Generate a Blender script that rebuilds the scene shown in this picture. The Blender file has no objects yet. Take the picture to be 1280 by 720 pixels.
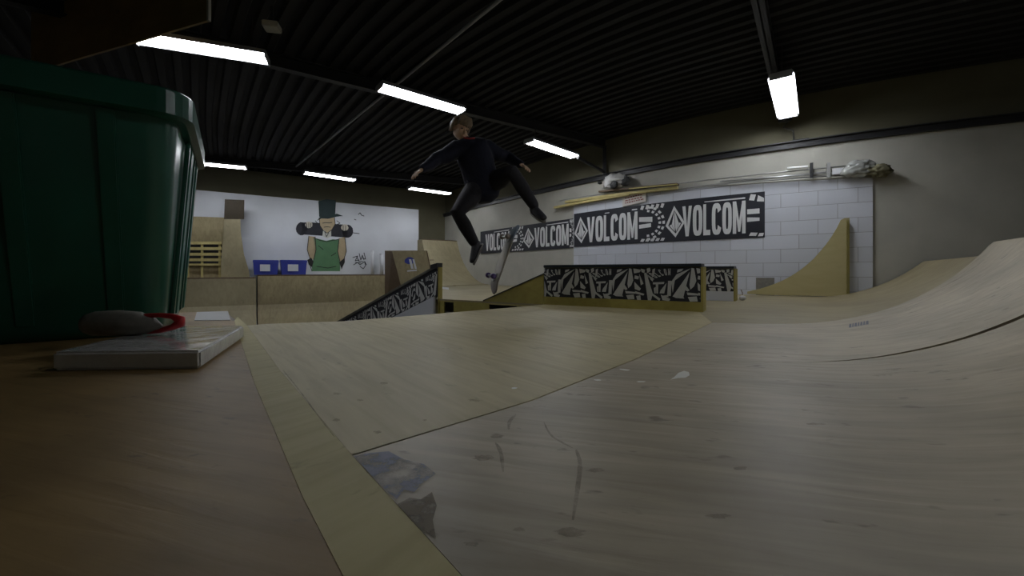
import bpy, bmesh, math, random
from mathutils import Vector, Matrix, noise
from mathutils.geometry import tessellate_polygon
random.seed(7)
S = bpy.context.scene
COL = S.collection
# ------------------------------------------------------------------ camera, world, exposure
F = 500.0; HZ = 340.0; CZ = 1.30          # focal length and horizon in pixels, lens height over the room floor
cd = bpy.data.cameras.new('camera'); cam = bpy.data.objects.new('camera', cd); COL.objects.link(cam)
cd.sensor_width = 36.0; cd.lens = F/1280*36; cd.shift_y = -(360-HZ)/1280; cd.clip_start = .02
cam.location = (0, 0, CZ); cam.rotation_euler = (math.pi/2, 0, 0)
S.camera = cam
S.view_settings.view_transform = 'Standard'; S.view_settings.look = 'None'
S.view_settings.gamma = 1; S.view_settings.use_curve_mapping = False
S.view_settings.exposure = 1.2
TUBE = 13.0                                # strength of every fluorescent tube
wd = bpy.data.worlds.new('world'); S.world = wd; wd.use_nodes = True
wd.node_tree.nodes['Background'].inputs[0].default_value = (.05, .055, .07, 1)
wd.node_tree.nodes['Background'].inputs[1].default_value = .02
DZ = .95                                   # top of the plywood platform
CEIL = 3.90

# ------------------------------------------------------------------ helpers
def P(px, py, Y): return Vector(((px-640)/F*Y, Y, CZ-(py-HZ)/F*Y))
def onz(px, py, z=DZ):
    Y = (CZ-z)*F/(py-HZ); return Vector(((px-640)/F*Y, Y, z))
def unit(v): v = Vector(v); return v/v.length

def mat(name, col, rough=.7, metal=0, emit=None, var=0.0, scale=8.0, bump=0.0, spec=.5, coat=0):
    m = bpy.data.materials.new(name); m.use_nodes = True; n = m.node_tree; b = n.nodes['Principled BSDF']
    b.inputs['Roughness'].default_value = rough; b.inputs['Metallic'].default_value = metal
    b.inputs['Specular IOR Level'].default_value = spec; b.inputs['Coat Weight'].default_value = coat
    b.inputs['Base Color'].default_value = (*col, 1)
    if emit:
        b.inputs['Emission Color'].default_value = (*col, 1); b.inputs['Emission Strength'].default_value = emit
    if var or bump:
        tc = n.nodes.new('ShaderNodeTexCoord'); no = n.nodes.new('ShaderNodeTexNoise'); no.inputs['Scale'].default_value = scale
        no.inputs['Detail'].default_value = 5; n.links.new(tc.outputs['Object'], no.inputs['Vector'])
        if var:
            cr = n.nodes.new('ShaderNodeValToRGB'); cr.color_ramp.elements[0].position = .3; cr.color_ramp.elements[1].position = .7
            cr.color_ramp.elements[0].color = (*[c*(1-var) for c in col], 1); cr.color_ramp.elements[1].color = (*[min(1, c*(1+var)) for c in col], 1)
            n.links.new(no.outputs['Fac'], cr.inputs['Fac']); n.links.new(cr.outputs['Color'], b.inputs['Base Color'])
        if bump:
            bu = n.nodes.new('ShaderNodeBump'); bu.inputs['Strength'].default_value = bump; bu.inputs['Distance'].default_value = .02
            n.links.new(no.outputs['Fac'], bu.inputs['Height']); n.links.new(bu.outputs['Normal'], b.inputs['Normal'])
    return m

def ply(name, col, dark, ang=0.0, rough=.55, stains=.5, sc=1.0, big=.35):
    """plywood: stretched grain, broad blotches, scuff spots"""
    m = bpy.data.materials.new(name); m.use_nodes = True; n = m.node_tree; L = n.links; b = n.nodes['Principled BSDF']
    b.inputs['Roughness'].default_value = rough; b.inputs['Specular IOR Level'].default_value = .35
    tc = n.nodes.new('ShaderNodeTexCoord'); mp = n.nodes.new('ShaderNodeMapping'); mp.inputs['Rotation'].default_value = (0, 0, ang)
    L.new(tc.outputs['Object'], mp.inputs['Vector'])
    st = n.nodes.new('ShaderNodeMapping'); st.inputs['Scale'].default_value = (1.4*sc, 14*sc, 6*sc); L.new(mp.outputs[0], st.inputs['Vector'])
    g = n.nodes.new('ShaderNodeTexNoise'); g.inputs['Scale'].default_value = 1.6; g.inputs['Detail'].default_value = 7; g.inputs['Distortion'].default_value = .8
    L.new(st.outputs[0], g.inputs['Vector'])
    bl = n.nodes.new('ShaderNodeTexNoise'); bl.inputs['Scale'].default_value = 1.7*sc; bl.inputs['Detail'].default_value = 4; L.new(mp.outputs[0], bl.inputs['Vector'])
    s2 = n.nodes.new('ShaderNodeMapping'); s2.inputs['Scale'].default_value = (5*sc, 11*sc, 6); L.new(mp.outputs[0], s2.inputs['Vector'])
    sp = n.nodes.new('ShaderNodeTexNoise'); sp.inputs['Scale'].default_value = 1.3; sp.inputs['Detail'].default_value = 3; sp.inputs['Roughness'].default_value = .7
    L.new(s2.outputs[0], sp.inputs['Vector'])
    def ramp(src, p0, p1, v0, v1):
        r = n.nodes.new('ShaderNodeMapRange'); r.inputs['From Min'].default_value = p0; r.inputs['From Max'].default_value = p1
        r.inputs['To Min'].default_value = v0; r.inputs['To Max'].default_value = v1; L.new(src, r.inputs['Value']); return r.outputs[0]
    def mix(fac, a, c):
        x = n.nodes.new('ShaderNodeMix'); x.data_type = 'RGBA'
        if isinstance(fac, (int, float)): x.inputs['Factor'].default_value = fac
        else: L.new(fac, x.inputs['Factor'])
        for s, v in (('A', a), ('B', c)):
            k = [i for i in x.inputs if i.name == s and i.type == 'RGBA'][0]
            if isinstance(v, tuple): k.default_value = (*v, 1)
            else: L.new(v, k)
        return [o for o in x.outputs if o.type == 'RGBA'][0]
    c1 = mix(ramp(g.outputs['Fac'], .35, .68, 0, .75), col, dark)
    c2 = mix(ramp(bl.outputs['Fac'], .4, .68, 0, big), c1, tuple(x*.45 for x in dark))
    c3 = mix(ramp(sp.outputs['Fac'], .63, .70, 0, stains), c2, tuple(x*.35 for x in dark))
    L.new(c3, b.inputs['Base Color'])
    bu = n.nodes.new('ShaderNodeBump'); bu.inputs['Strength'].default_value = .12; bu.inputs['Distance'].default_value = .01
    L.new(g.outputs['Fac'], bu.inputs['Height']); L.new(bu.outputs['Normal'], b.inputs['Normal'])
    return m

def obj(name, bm, m, parent=None, smooth=False, label=None, kind=None):
    me = bpy.data.meshes.new(name); bmesh.ops.recalc_face_normals(bm, faces=bm.faces); bm.to_mesh(me); bm.free()
    if m: me.materials.append(m)
    if smooth:
        for p in me.polygons: p.use_smooth = True
    o = bpy.data.objects.new(name, me); COL.objects.link(o)
    if parent: o.parent = parent
    if label: o['label'] = label
    if kind: o['kind'] = kind
    return o
def thing(name, label, cat, group=None, loc=(0, 0, 0)):
    o = bpy.data.objects.new(name, None); COL.objects.link(o); o.location = loc; o.empty_display_size = .1
    return tag(o, label, cat, group)
def tag(o, label, cat, group=None):
    o['label'] = label; o['category'] = cat
    if group: o['group'] = group
    return o
def rebase(root, base):
    """moves an Empty to the foot of its thing while the parts stay where they are"""
    base = Vector(base); root.location = base
    for c in root.children:
        c.matrix_parent_inverse = Matrix.Translation(-base)
def struct(name, bm, m): return obj(name, bm, m, kind='structure')
def nb(): return bmesh.new()
def face(bm, pts):
    try: return bm.faces.new([bm.verts.new(p) for p in pts])
    except ValueError: return None
def polyfaces(bm, pts):
    vs = [bm.verts.new(p) for p in pts]
    for t in tessellate_polygon([[Vector(p) for p in pts]]): bm.faces.new([vs[i] for i in t])
def prism(bm, poly, vec):
    """closed prism: 3D polygon and an extrusion vector"""
    vec = Vector(vec); a = [bm.verts.new(p) for p in poly]; b = [bm.verts.new(Vector(p)+vec) for p in poly]
    bm.faces.new(a); bm.faces.new(b[::-1])
    for i in range(len(a)):
        j = (i+1) % len(a); bm.faces.new((a[i], b[i], b[j], a[j]))
def obox(bm, o, ax, ay, az):
    """box from corner o with three edge vectors"""
    o = Vector(o); prism(bm, [o, o+Vector(ax), o+Vector(ax)+Vector(ay), o+Vector(ay)], az)
def bevel(bm, w, seg=2):
    bmesh.ops.bevel(bm, geom=list(bm.edges), offset=w, segments=seg, affect='EDGES', clamp_overlap=True)
def frame_of(d, ref=None):
    d = unit(d); r = Vector(ref) if ref is not None else (Vector((0, 0, 1)) if abs(d.z) < .9 else Vector((0, 1, 0)))
    a = d.cross(r)
    if a.length < 1e-4: a = d.cross(Vector((1, 0, 0)))
    a = unit(a); return a, unit(a.cross(d))
def tube(bm, pts, rad, seg=12, ref=None, cap=True):
    """loft of rings; rad: number or (ra, rb); ends rounded off by shrinking rings"""
    pts = [Vector(p) for p in pts]; rad = [r if isinstance(r, tuple) else (r, r) for r in (rad if isinstance(rad, list) else [rad]*len(pts))]
    if cap:
        d0 = unit(pts[0]-pts[1]); d1 = unit(pts[-1]-pts[-2]); r0, r1 = rad[0], rad[-1]; A = []; B = []
        for f, h in ((.35, .94), (.75, .66)):
            A.insert(0, (pts[0]+d0*min(r0)*h, (r0[0]*(1-f*.9+.05), r0[1]*(1-f*.9+.05)))); B.append((pts[-1]+d1*min(r1)*(.55 if f < .5 else .95), (r1[0]*(.85 if f < .5 else .4), r1[1]*(.85 if f < .5 else .4))))
        A = [(pts[0]+d0*min(r0)*.95, (r0[0]*.4, r0[1]*.4)), (pts[0]+d0*min(r0)*.55, (r0[0]*.85, r0[1]*.85))]
        pts = [a[0] for a in A]+pts+[b[0] for b in B]; rad = [a[1] for a in A]+rad+[b[1] for b in B]
    rings = []; n = len(pts); prev = None
    for i in range(n):
        d = pts[min(i+1, n-1)]-pts[max(i-1, 0)]
        if ref is not None: a, b = frame_of(d, ref)
        elif prev is None: a, b = frame_of(d)
        else:
            du = unit(d); a = prev-du*prev.dot(du); a = unit(a); b = unit(a.cross(du))
        prev = a
        rings.append([bm.verts.new(pts[i]+a*math.cos(t)*rad[i][0]+b*math.sin(t)*rad[i][1]) for t in [2*math.pi*k/seg for k in range(seg)]])
    for i in range(n-1):
        for k in range(seg):
            j = (k+1) % seg; bm.faces.new((rings[i][k], rings[i][j], rings[i+1][j], rings[i+1][k]))
    bm.faces.new(rings[0][::-1]); bm.faces.new(rings[-1])
def ball(bm, c, r, seg=20, mtx=None):
    r = r if isinstance(r, tuple) else (r, r, r)
    M = Matrix.Translation(c) @ (mtx.to_4x4() if mtx else Matrix()) @ Matrix.Diagonal((*r, 1))
    return bmesh.ops.create_uvsphere(bm, u_segments=seg, v_segments=seg//2+2, radius=1, matrix=M)['verts']
def remeshed(name, bm, m, parent, voxel=.008, it=3, label=None):
    """one continuous surface out of overlapping lofts"""
    o = obj(name, bm, m, parent, label=label)
    md = o.modifiers.new('r', 'REMESH'); md.mode = 'VOXEL'; md.voxel_size = voxel; md.use_smooth_shade = True
    s = o.modifiers.new('s', 'SMOOTH'); s.iterations = it; s.factor = .5
    dg = bpy.context.evaluated_depsgraph_get(); dg.update(); me = bpy.data.meshes.new_from_object(o.evaluated_get(dg))
    o.modifiers.clear(); o.data = me
    if not me.materials: me.materials.append(m)
    for p in me.polygons: p.use_smooth = True
    return o
def clip2(poly, conv):
    """Sutherland-Hodgman: 2D polygon against a convex counter-clockwise one"""
    out = list(poly)
    for i in range(len(conv)):
        a = conv[i]; b = conv[(i+1) % len(conv)]; src = out; out = []
        ins = lambda p: (b[0]-a[0])*(p[1]-a[1])-(b[1]-a[1])*(p[0]-a[0]) >= 0
        for k in range(len(src)):
            p = src[k]; q = src[(k+1) % len(src)]
            def cut():
                x1 = (b[0]-a[0])*(p[1]-a[1])-(b[1]-a[1])*(p[0]-a[0]); x2 = (b[0]-a[0])*(q[1]-a[1])-(b[1]-a[1])*(q[0]-a[0]); t = x1/(x1-x2)
                return (p[0]+(q[0]-p[0])*t, p[1]+(q[1]-p[1])*t)
            if ins(p):
                out.append(p)
                if not ins(q): out.append(cut())
            elif ins(q): out.append(cut())
        if not out: return []
    return out
def ribbon(pts, w):
    """flat brush stroke as quads"""
    q = []
    for i in range(len(pts)-1):
        a = Vector(pts[i]); b = Vector(pts[i+1]); d = b-a
        if d.length < 1e-9: continue
        n = Vector((-d.y, d.x))/d.length*w/2; e = d/d.length*w*.3
        q.append([tuple(a-e+n), tuple(a-e-n), tuple(b+e-n), tuple(b+e+n)])
    return q
def ring2(cx, cy, rx, ry, ix, iy, n=24, a0=0, a1=360, ex=2.0):
    q = []
    def pt(t, a, b):
        c, s = math.cos(t), math.sin(t); return (cx+a*math.copysign(abs(c)**(2/ex), c), cy+b*math.copysign(abs(s)**(2/ex), s))
    for k in range(n):
        t0 = math.radians(a0+(a1-a0)*k/n); t1 = math.radians(a0+(a1-a0)*(k+1)/n)
        q.append([pt(t0, rx, ry), pt(t1, rx, ry), pt(t1, ix, iy), pt(t0, ix, iy)])
    return q
def glyph(ch):
    """heavy condensed capitals in a unit box, as lists of polygons"""
    if ch == 'V': return [[(0, 1), (.33, 1), (.5, .3), (.34, 0)], [(1, 1), (.67, 1), (.5, .3), (.34, 0), (.66, 0)]]
    if ch == 'L': return [[(0, 0), (.38, 0), (.38, 1), (0, 1)], [(.38, 0), (.92, 0), (.92, .17), (.38, .17)]]
    if ch == 'O': return ring2(.5, .5, .5, .5, .13, .34, 28, ex=3.2)
    if ch == 'C': return ring2(.5, .5, .5, .5, .13, .34, 30, 24, 336, ex=3.2)
    if ch == 'M': return [[(0, 0), (.27, 0), (.27, 1), (0, 1)], [(.73, 0), (1, 0), (1, 1), (.73, 1)], [(.27, 1), (.27, .55), (.42, .06), (.5, .06), (.5, .4)], [(.73, 1), (.73, .55), (.58, .06), (.5, .06), (.5, .4)]]
def word(txt, x0, x1, gap=.12):
    out = []; ws = [1.35 if c == 'M' else .8 if c == 'L' else 1 for c in txt]; tot = sum(ws)+gap*(len(txt)-1); x = 0
    for c, w in zip(txt, ws):
        for pl in glyph(c): out.append([(x0+(x1-x0)*(x+p[0]*w)/tot, p[1]) for p in pl])
        x += w+gap
    return out
def lettersets(txt, x0, x1, gap=.10):
    ws = [1.35 if c == 'M' else .8 if c == 'L' else 1 for c in txt]; tot = sum(ws)+gap*(len(txt)-1); x = 0; out = []
    for c, w in zip(txt, ws):
        out.append((c, [[(x0+(x1-x0)*(x+p[0]*w)/tot, p[1]) for p in pl] for pl in glyph(c)])); x += w+gap
    return out
def stone(x0, x1, y0, y1):
    """faceted stone emblem: outline diamond with a keel and inner facets"""
    f = lambda a, b: (x0+(x1-x0)*a, y0+(y1-y0)*b)
    out = []
    R = [(.45, 1), (1, .45), (.52, 0), (0, .38)]; I = [(.46, .86), (.86, .44), (.53, .12), (.14, .38)]
    for i in range(4):
        j = (i+1) % 4; out.append([f(*R[i]), f(*R[j]), f(*I[j]), f(*I[i])])
    out.append([f(.455, .84), f(.33, .42), f(.49, .17)]); out.append([f(.475, .84), f(.68, .46), f(.56, .17), f(.51, .3)])
    out.append([f(.2, .38), f(.32, .42), f(.45, .2)]); out.append([f(.8, .44), f(.69, .46), f(.6, .22)])
    return out
def strokeq(pts, w):
    """brush stroke as one strip of quads that share their corners"""
    pts = [Vector(p) for p in pts]; fine = []
    for i in range(len(pts)-1):
        p0, p1, p2, p3 = pts[max(0, i-1)], pts[i], pts[i+1], pts[min(len(pts)-1, i+2)]
        for k in range(5): t = k/5; fine.append(.5*((2*p1)+(p2-p0)*t+(2*p0-5*p1+4*p2-p3)*t*t+(3*p1-p0-3*p2+p3)*t**3))
    fine.append(pts[-1]); n = len(fine); L, R_ = [], []
    for i in range(n):
        d = fine[min(n-1, i+1)]-fine[max(0, i-1)]; m = Vector((-d.y, d.x)).normalized()*w/2*(.35+.65*math.sin(math.pi*(i+.5)/n))*random.uniform(.8, 1.2)
        L.append(fine[i]+m); R_.append(fine[i]-m)
    return [[tuple(L[i]), tuple(R_[i]), tuple(R_[i+1]), tuple(L[i+1])] for i in range(n-1)]
def worn(name, col, alpha, scale=22, lo=.38, hi=.58, rough=.6):
    """patchy worn-through mark: noise decides where the wood shows again"""
    m = mat(name, col, rough, var=.2, scale=scale); n = m.node_tree; b = n.nodes['Principled BSDF']
    tc = n.nodes.new('ShaderNodeTexCoord'); no = n.nodes.new('ShaderNodeTexNoise'); no.inputs['Scale'].default_value = scale; no.inputs['Detail'].default_value = 8; no.inputs['Roughness'].default_value = .7
    mr = n.nodes.new('ShaderNodeMapRange'); mr.inputs['From Min'].default_value = lo; mr.inputs['From Max'].default_value = hi; mr.inputs['To Max'].default_value = alpha
    n.links.new(tc.outputs['Object'], no.inputs['Vector']); n.links.new(no.outputs['Fac'], mr.inputs['Value']); n.links.new(mr.outputs[0], b.inputs['Alpha']); return m
def shapes(bm, polys, fn):
    for pl in polys:
        if len(pl) >= 3: face(bm, [fn(*p) for p in pl])

# ------------------------------------------------------------------ materials
M = {}
M['deck'] = ply('deck_plywood', (.52, .45, .255), (.385, .32, .17), .9, .5, .35, 1, .22)
M['strip'] = ply('strip_plywood', (.50, .44, .215), (.41, .35, .16), 2.2, .6, .35, 1, .2)
M['brown'] = ply('brown_plywood', (.31, .20, .075), (.22, .135, .042), .3, .5, .5, 1.2, .5)
M['ramp'] = ply('ramp_plywood', (.48, .42, .305), (.33, .28, .195), .25, .45, .6, 1.3, .4)
M['rear'] = ply('rear_plywood', (.35, .30, .18), (.27, .22, .12), .6, .5, .3, 1, .3)  # darker colour carries the shadow on the rear sheet
M['yellow'] = ply('yellow_plywood', (.42, .36, .10), (.32, .26, .07), .2, .6, .15, 1, .25)
M['tan'] = ply('tan_plywood', (.36, .30, .165), (.25, .20, .11), 1.2, .55, .2, .7, .4)
M['tan2'] = ply('dull_plywood', (.36, .31, .19), (.28, .24, .14), .5, .55, .2, .7, .3)
M['pine'] = ply('pine_board', (.55, .47, .20), (.45, .37, .14), .5, .5, .1, 1, .15)
M['darkwood'] = ply('dark_board', (.13, .085, .05), (.09, .055, .03), .5, .5, .2, 1, .3)
M['concrete'] = mat('concrete_floor', (.12, .12, .115), .8, var=.2, scale=3)
M['cream'] = mat('cream_paint', (.42, .41, .36), .75, var=.08, scale=2.5, bump=.05)
M['khaki'] = mat('khaki_paint', (.13, .12, .075), .85, var=.1, scale=2)
M['white'] = mat('white_paint', (.60, .62, .66), .6, var=.05, scale=2)
M['black'] = mat('black_roof', (.010, .010, .012), .8, var=.2, scale=4)
M['blacks'] = mat('black_steel', (.02, .02, .022), .5)
M['ink'] = mat('black_print', (.013, .014, .022), .6)
M['print'] = mat('grey_white_print', (.55, .55, .53), .6, var=.05, scale=20)
M['banner'] = mat('white_banner_print', (.70, .70, .70), .6)
M['coping'] = mat('dark_coping', (.022, .03, .042), .45)
M['greytop'] = mat('grey_coping', (.12, .115, .095), .55, var=.2, scale=12)
M['green'] = mat('green_plastic', (.012, .085, .055), .28, var=.1, scale=4, spec=.5)
M['green2'] = mat('green_plastic_rib', (.03, .15, .10), .35, spec=.5)
M['wrap'] = mat('wrapped_white', (.62, .62, .60), .12, var=.04, scale=9, bump=.35, coat=.6)
M['red'] = mat('red_plastic', (.45, .015, .02), .3)
M['greyp'] = mat('grey_rubber', (.20, .19, .165), .55, var=.15, scale=30)
M['steel'] = mat('zinc_steel', (.45, .46, .47), .3, .8)
M['tube'] = mat('lit_tube', (.93, .96, 1.0), .4, emit=TUBE)
M['housing'] = mat('lamp_housing', (.30, .31, .33), .5)
M['pipe'] = mat('grey_conduit', (.34, .34, .33), .3, .3)
M['blue'] = mat('blue_plastic', (.03, .045, .30), .4)
M['label'] = mat('paper_label', (.62, .63, .66), .7)
M['txt'] = mat('red_brown_print', (.25, .07, .06), .7)

# ------------------------------------------------------------------ room plan: the long wall is a gentle bow
KEY = [(-4.9, 17.1), (-3.76, 15.45), (-2.62, 13.8), (-.95, 11.4), (.62, 9.35), (1.85, 7.85), (2.85, 6.88), (3.5, 6.36), (4.25, 5.84), (5.15, 5.33), (6.4, 4.75), (8.2, 4.05), (10.5, 3.3), (13, 2.6)]
def catmull(K, n=12):
    out = []
    for i in range(1, len(K)-2):
        p0, p1, p2, p3 = [Vector(k) for k in K[i-1:i+3]]
        for j in range(n):
            t = j/n; out.append(.5*((2*p1)+(p2-p0)*t+(2*p0-5*p1+4*p2-p3)*t*t+(3*p1-p0-3*p2+p3)*t**3))
    out.append(Vector(K[-2])); return out
WP = catmull(KEY); WS = [0]
for i in range(1, len(WP)): WS.append(WS[-1]+(WP[i]-WP[i-1]).length)
def wall_at(s):
    s = max(0, min(WS[-1]-1e-6, s)); i = max(k for k in range(len(WS)-1) if WS[k] <= s)
    t = (s-WS[i])/(WS[i+1]-WS[i]); p = WP[i].lerp(WP[i+1], t)
    def tan(k): k = max(1, min(len(WP)-2, k)); return (WP[k+1]-WP[k-1]).normalized()
    d = tan(i).lerp(tan(i+1), t).normalized(); n = Vector((d.y, -d.x))
    if n.dot(-p) < 0: n = -n
    return p, d, n
def W(s, z, off=0.0):
    p, d, n = wall_at(s); q = p+n*off; return Vector((q.x, q.y, z))
def s_of(px, off=0.0):
    k = (px-640)/F; lo, hi = 0.0, WS[-1]
    for _ in range(50):
        m = (lo+hi)/2; q = W(m, 0, off)
        if q.x/q.y < k: lo = m
        else: hi = m
    return lo
def wz(px, py, off=0.0):
    q = W(s_of(px, off), 0, off); return CZ+(HZ-py)/F*q.y
def wstrip(bm, s0, s1, z0, z1, off0, off1, n=None):
    """slab that follows the wall: from s0 to s1, z0 to z1 (numbers or pairs), between two offsets"""
    n = n or max(2, int((s1-s0)/.25)); z0 = z0 if isinstance(z0, tuple) else (z0, z0); z1 = z1 if isinstance(z1, tuple) else (z1, z1)
    R = []
    for i in range(n+1):
        t = i/n; s = s0+(s1-s0)*t; a = z0[0]+(z0[1]-z0[0])*t; b = z1[0]+(z1[1]-z1[0])*t
        R.append([bm.verts.new(W(s, a, off0)), bm.verts.new(W(s, a, off1)), bm.verts.new(W(s, b, off1)), bm.verts.new(W(s, b, off0))])
    for i in range(n):
        for k in range(4):
            j = (k+1) % 4; bm.faces.new((R[i][k], R[i][j], R[i+1][j], R[i+1][k]))
    bm.faces.new(R[0][::-1]); bm.faces.new(R[-1])
def uvwall(o, inv=True):
    me = o.data; uv = me.uv_layers.new(name='UVMap')
    for lp in me.loops:
        c = me.vertices[lp.vertex_index].co; i = min(range(len(WP)), key=lambda k: (WP[k].x-c.x)**2+(WP[k].y-c.y)**2)
        a = WP[max(0, i-1)]; b = WP[min(len(WP)-1, i+1)]; d = (b-a).normalized(); s = WS[i]+(Vector((c.x, c.y))-WP[i]).dot(d)
        uv.data[lp.index].uv = (s, c.z)

# structure --------------------------------------------------------
bm = nb(); wstrip(bm, 0, WS[-1], 0, 3.17, 0, -.12); struct('wall_right', bm, M['cream'])
bm = nb(); wstrip(bm, 0, WS[-1], 3.17, CEIL, -.03, -.12); struct('wall_right_upper', bm, M['khaki'])
bm = nb(); wstrip(bm, 0, WS[-1], 3.12, 3.20, 0, .05); wstrip(bm, 0, WS[-1], 3.20, 3.215, -.03, .09); struct('trim_1', bm, M['blacks'])
# painted blockwork skin in front of the wall
blk = bpy.data.materials.new('painted_blocks'); blk.use_nodes = True
n = blk.node_tree; b = n.nodes['Principled BSDF']; b.inputs['Roughness'].default_value = .6
uvn = n.nodes.new('ShaderNodeUVMap'); br = n.nodes.new('ShaderNodeTexBrick'); br.inputs['Scale'].default_value = 1
br.inputs['Brick Width'].default_value = .44; br.inputs['Row Height'].default_value = .205; br.inputs['Mortar Size'].default_value = .004; br.inputs['Mortar Smooth'].default_value = .5
br.inputs['Color1'].default_value = (.60, .62, .68, 1); br.inputs['Color2'].default_value = (.54, .56, .61, 1); br.inputs['Mortar'].default_value = (.27, .27, .29, 1)
n.links.new(uvn.outputs[0], br.inputs['Vector']); n.links.new(br.outputs['Color'], b.inputs['Base Color'])
bu = n.nodes.new('ShaderNodeBump'); bu.inputs['Strength'].default_value = .35; bu.inputs['Distance'].default_value = .01; bu.invert = True
n.links.new(br.outputs['Fac'], bu.inputs['Height']); n.links.new(bu.outputs['Normal'], b.inputs['Normal'])
SB0, SB1 = s_of(717, .04), s_of(1091, .04)
bm = nb(); wstrip(bm, SB0, SB1, DZ-.9, (wz(717, 249, .04), wz(1091, 222, .04)), 0, .04); o = struct('wall_right_blocks', bm, blk); uvwall(o)

V = Vector((.835, .55)); Wd = Vector((-.55, .835))       # across the hall, along the hall
Oq = Vector((-2.85, 12.2))                                # right end of the mural partition
def Q(t, m, z=0.0): p = Oq-V*t-Wd*m; return Vector((p.x, p.y, z))
def onpart(px, py, off=.004):
    """where the pixel's ray meets the partition's face"""
    k = (px-640)/F; o = Oq-Wd*off; t = (o.x-k*o.y)/(V.x-k*V.y); p = o-V*t; return Vector((p.x, p.y, CZ+(HZ-py)/F*p.y))
PT = 3.20
bm = nb(); obox(bm, Q(0, 0, 0), Q(10.6, 0, 0)-Q(0, 0, 0), Q(0, -.12, 0)-Q(0, 0, 0), (0, 0, PT)); struct('wall_left', bm, M['white'])
bm = nb(); a = W(s_of(556), 0); dv = Vector((-V.x, -V.y, 0)); obox(bm, a+Vector((V.x, V.y, 0))*.5, dv*14, Vector((Wd.x, Wd.y, 0))*.15, (0, 0, CEIL)); struct('wall_back', bm, M['khaki'])
A0 = Q(10.6, 0, 0)
bm = nb(); obox(bm, A0-Vector((Wd.x, Wd.y, 0))*12, Vector((Wd.x, Wd.y, 0))*14.5, dv*.15, (0, 0, CEIL)); struct('wall_side', bm, M['cream'])
B0 = A0-Vector((Wd.x, Wd.y, 0))*12
bm = nb(); e = Vector((13, 2.2, 0)); obox(bm, B0, e-B0, Vector((0, -.15, 0)), (0, 0, CEIL)); struct('wall_front', bm, M['cream'])
bm = nb(); prism(bm, [(-18, -6, 0), (14, -6, 0), (14, 20, 0), (-18, 20, 0)], (0, 0, -.1)); struct('floor', bm, M['concrete'])
# roof: corrugated sheet whose ribs run with the long wall
bm = nb(); prof = [(0, 0), (.07, 0), (.09, .05), (.15, .05), (.17, 0)]; rows = []
ss = [WS[-1]*i/60 for i in range(61)]
ds = []; d = -.2
while d < 13.5:
    for a, h in prof[:-1]: ds.append((d+a, h))
    d += .17
prev = None
for d, h in ds:
    row = [bm.verts.new(W(s, CEIL+h, d)) for s in ss]
    if prev: [bm.faces.new((prev[i], prev[i+1], row[i+1], row[i])) for i in range(len(ss)-1)]
    prev = row
o = struct('ceiling', bm, M['black'])
bm = nb(); prism(bm, [(-18, -6, CEIL+.08), (14, -6, CEIL+.08), (14, 20, CEIL+.08), (-18, 20, CEIL+.08)], (0, 0, .1)); struct('ceiling_slab', bm, M['black'])

# roof steel: three beams across the hall
def ibeam(bm, a, b, h=.16, w=.10):
    a = Vector(a); b = Vector(b); d = unit(b-a); s = Vector((-d.y, d.x, 0)); L = (b-a)
    obox(bm, a-s*w/2, L, s*w, (0, 0, .015)); obox(bm, a-s*w/2+Vector((0, 0, h-.015)), L, s*w, (0, 0, .015)); obox(bm, a-s*.006, L, s*.012, (0, 0, h))
def beamthing(a, b, lab):
    bm = nb(); ibeam(bm, a, b); o = obj('roof_beam', bm, M['blacks']); tag(o, lab, 'beam', 'steel beams under the roof'); return o
def zpt(px, py, z): Y = (z-CZ)*F/(HZ-py); return Vector(((px-640)/F*Y, Y, z))
bz = CEIL-.16
a = zpt(240, 203, bz); b2 = W(s_of(600), bz, .02); beamthing(a-unit(b2-a)*3, b2, 'black steel roof beam crossing behind the three farthest lamps')
a = zpt(965, 88, bz); b2 = W(s_of(975), bz, .02); dd = unit(a-b2); beamthing(b2, b2+dd*7, 'black steel roof beam above the upright-looking lamp at the right')
b2 = W(s_of(757), bz, .02); dd = Vector((-V.x, -V.y, 0)); beamthing(b2, b2+dd*9, 'black steel roof beam ending near the bracket over the stuffed white bundle')

# ------------------------------------------------------------------ plywood platform
def inter(p, q, t): return Vector(p).lerp(Vector(q), t)
def fB(x, y): a = (x-1.2)*.83-(y-1.6)*.56; a = max(0, min(1.15, a)); return 1.45-math.sqrt(1.45**2-a*a)
def fC(x, y): a = (x-1.2)*.8-(y-1.6)*.6; a = max(0, min(1.15, a)); return 1.6-math.sqrt(1.6**2-a*a)
def sheet(name, poly, m, parent, top, thick=.014, fn=None, adir=None, label=None):
    bm = nb(); polyfaces(bm, [(p[0], p[1], 0) for p in poly])
    if fn:
        for k in range(-2, 24):
            c = Vector((1.2, 1.6, 0))+Vector((*adir, 0))*k*.055
            bmesh.ops.bisect_plane(bm, geom=list(bm.verts)+list(bm.edges)+list(bm.faces), plane_co=c, plane_no=(*adir, 0))
    r = bmesh.ops.extrude_face_region(bm, geom=list(bm.faces)); low = [v for v in r['geom'] if isinstance(v, bmesh.types.BMVert)]; ls = set(low)
    for v in bm.verts:
        z = top+(fn(v.co.x, v.co.y) if fn else 0); v.co.z = z-thick if v in ls else z
    return obj(name, bm, m, parent, label=label)
def XY(px, py): p = onz(px, py); return (p.x, p.y)
stL = [XY(293, 401), XY(318, 478), XY(378, 620), XY(432, 725)]; stR = [XY(309, 407), XY(350, 463), XY(440, 569), XY(582, 725)]
lend = (stL[-1][0]+.9, stL[-1][1]-1.35); rend = (stR[-1][0]+.95, stR[-1][1]-1.35)
far = [XY(309, 407), XY(330, 405), XY(430, 401.5), XY(548, 392), XY(620, 386), XY(682, 380.5)]
dfar = unit(Vector(far[-1])-Vector(far[-3])); kk = 0
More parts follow.
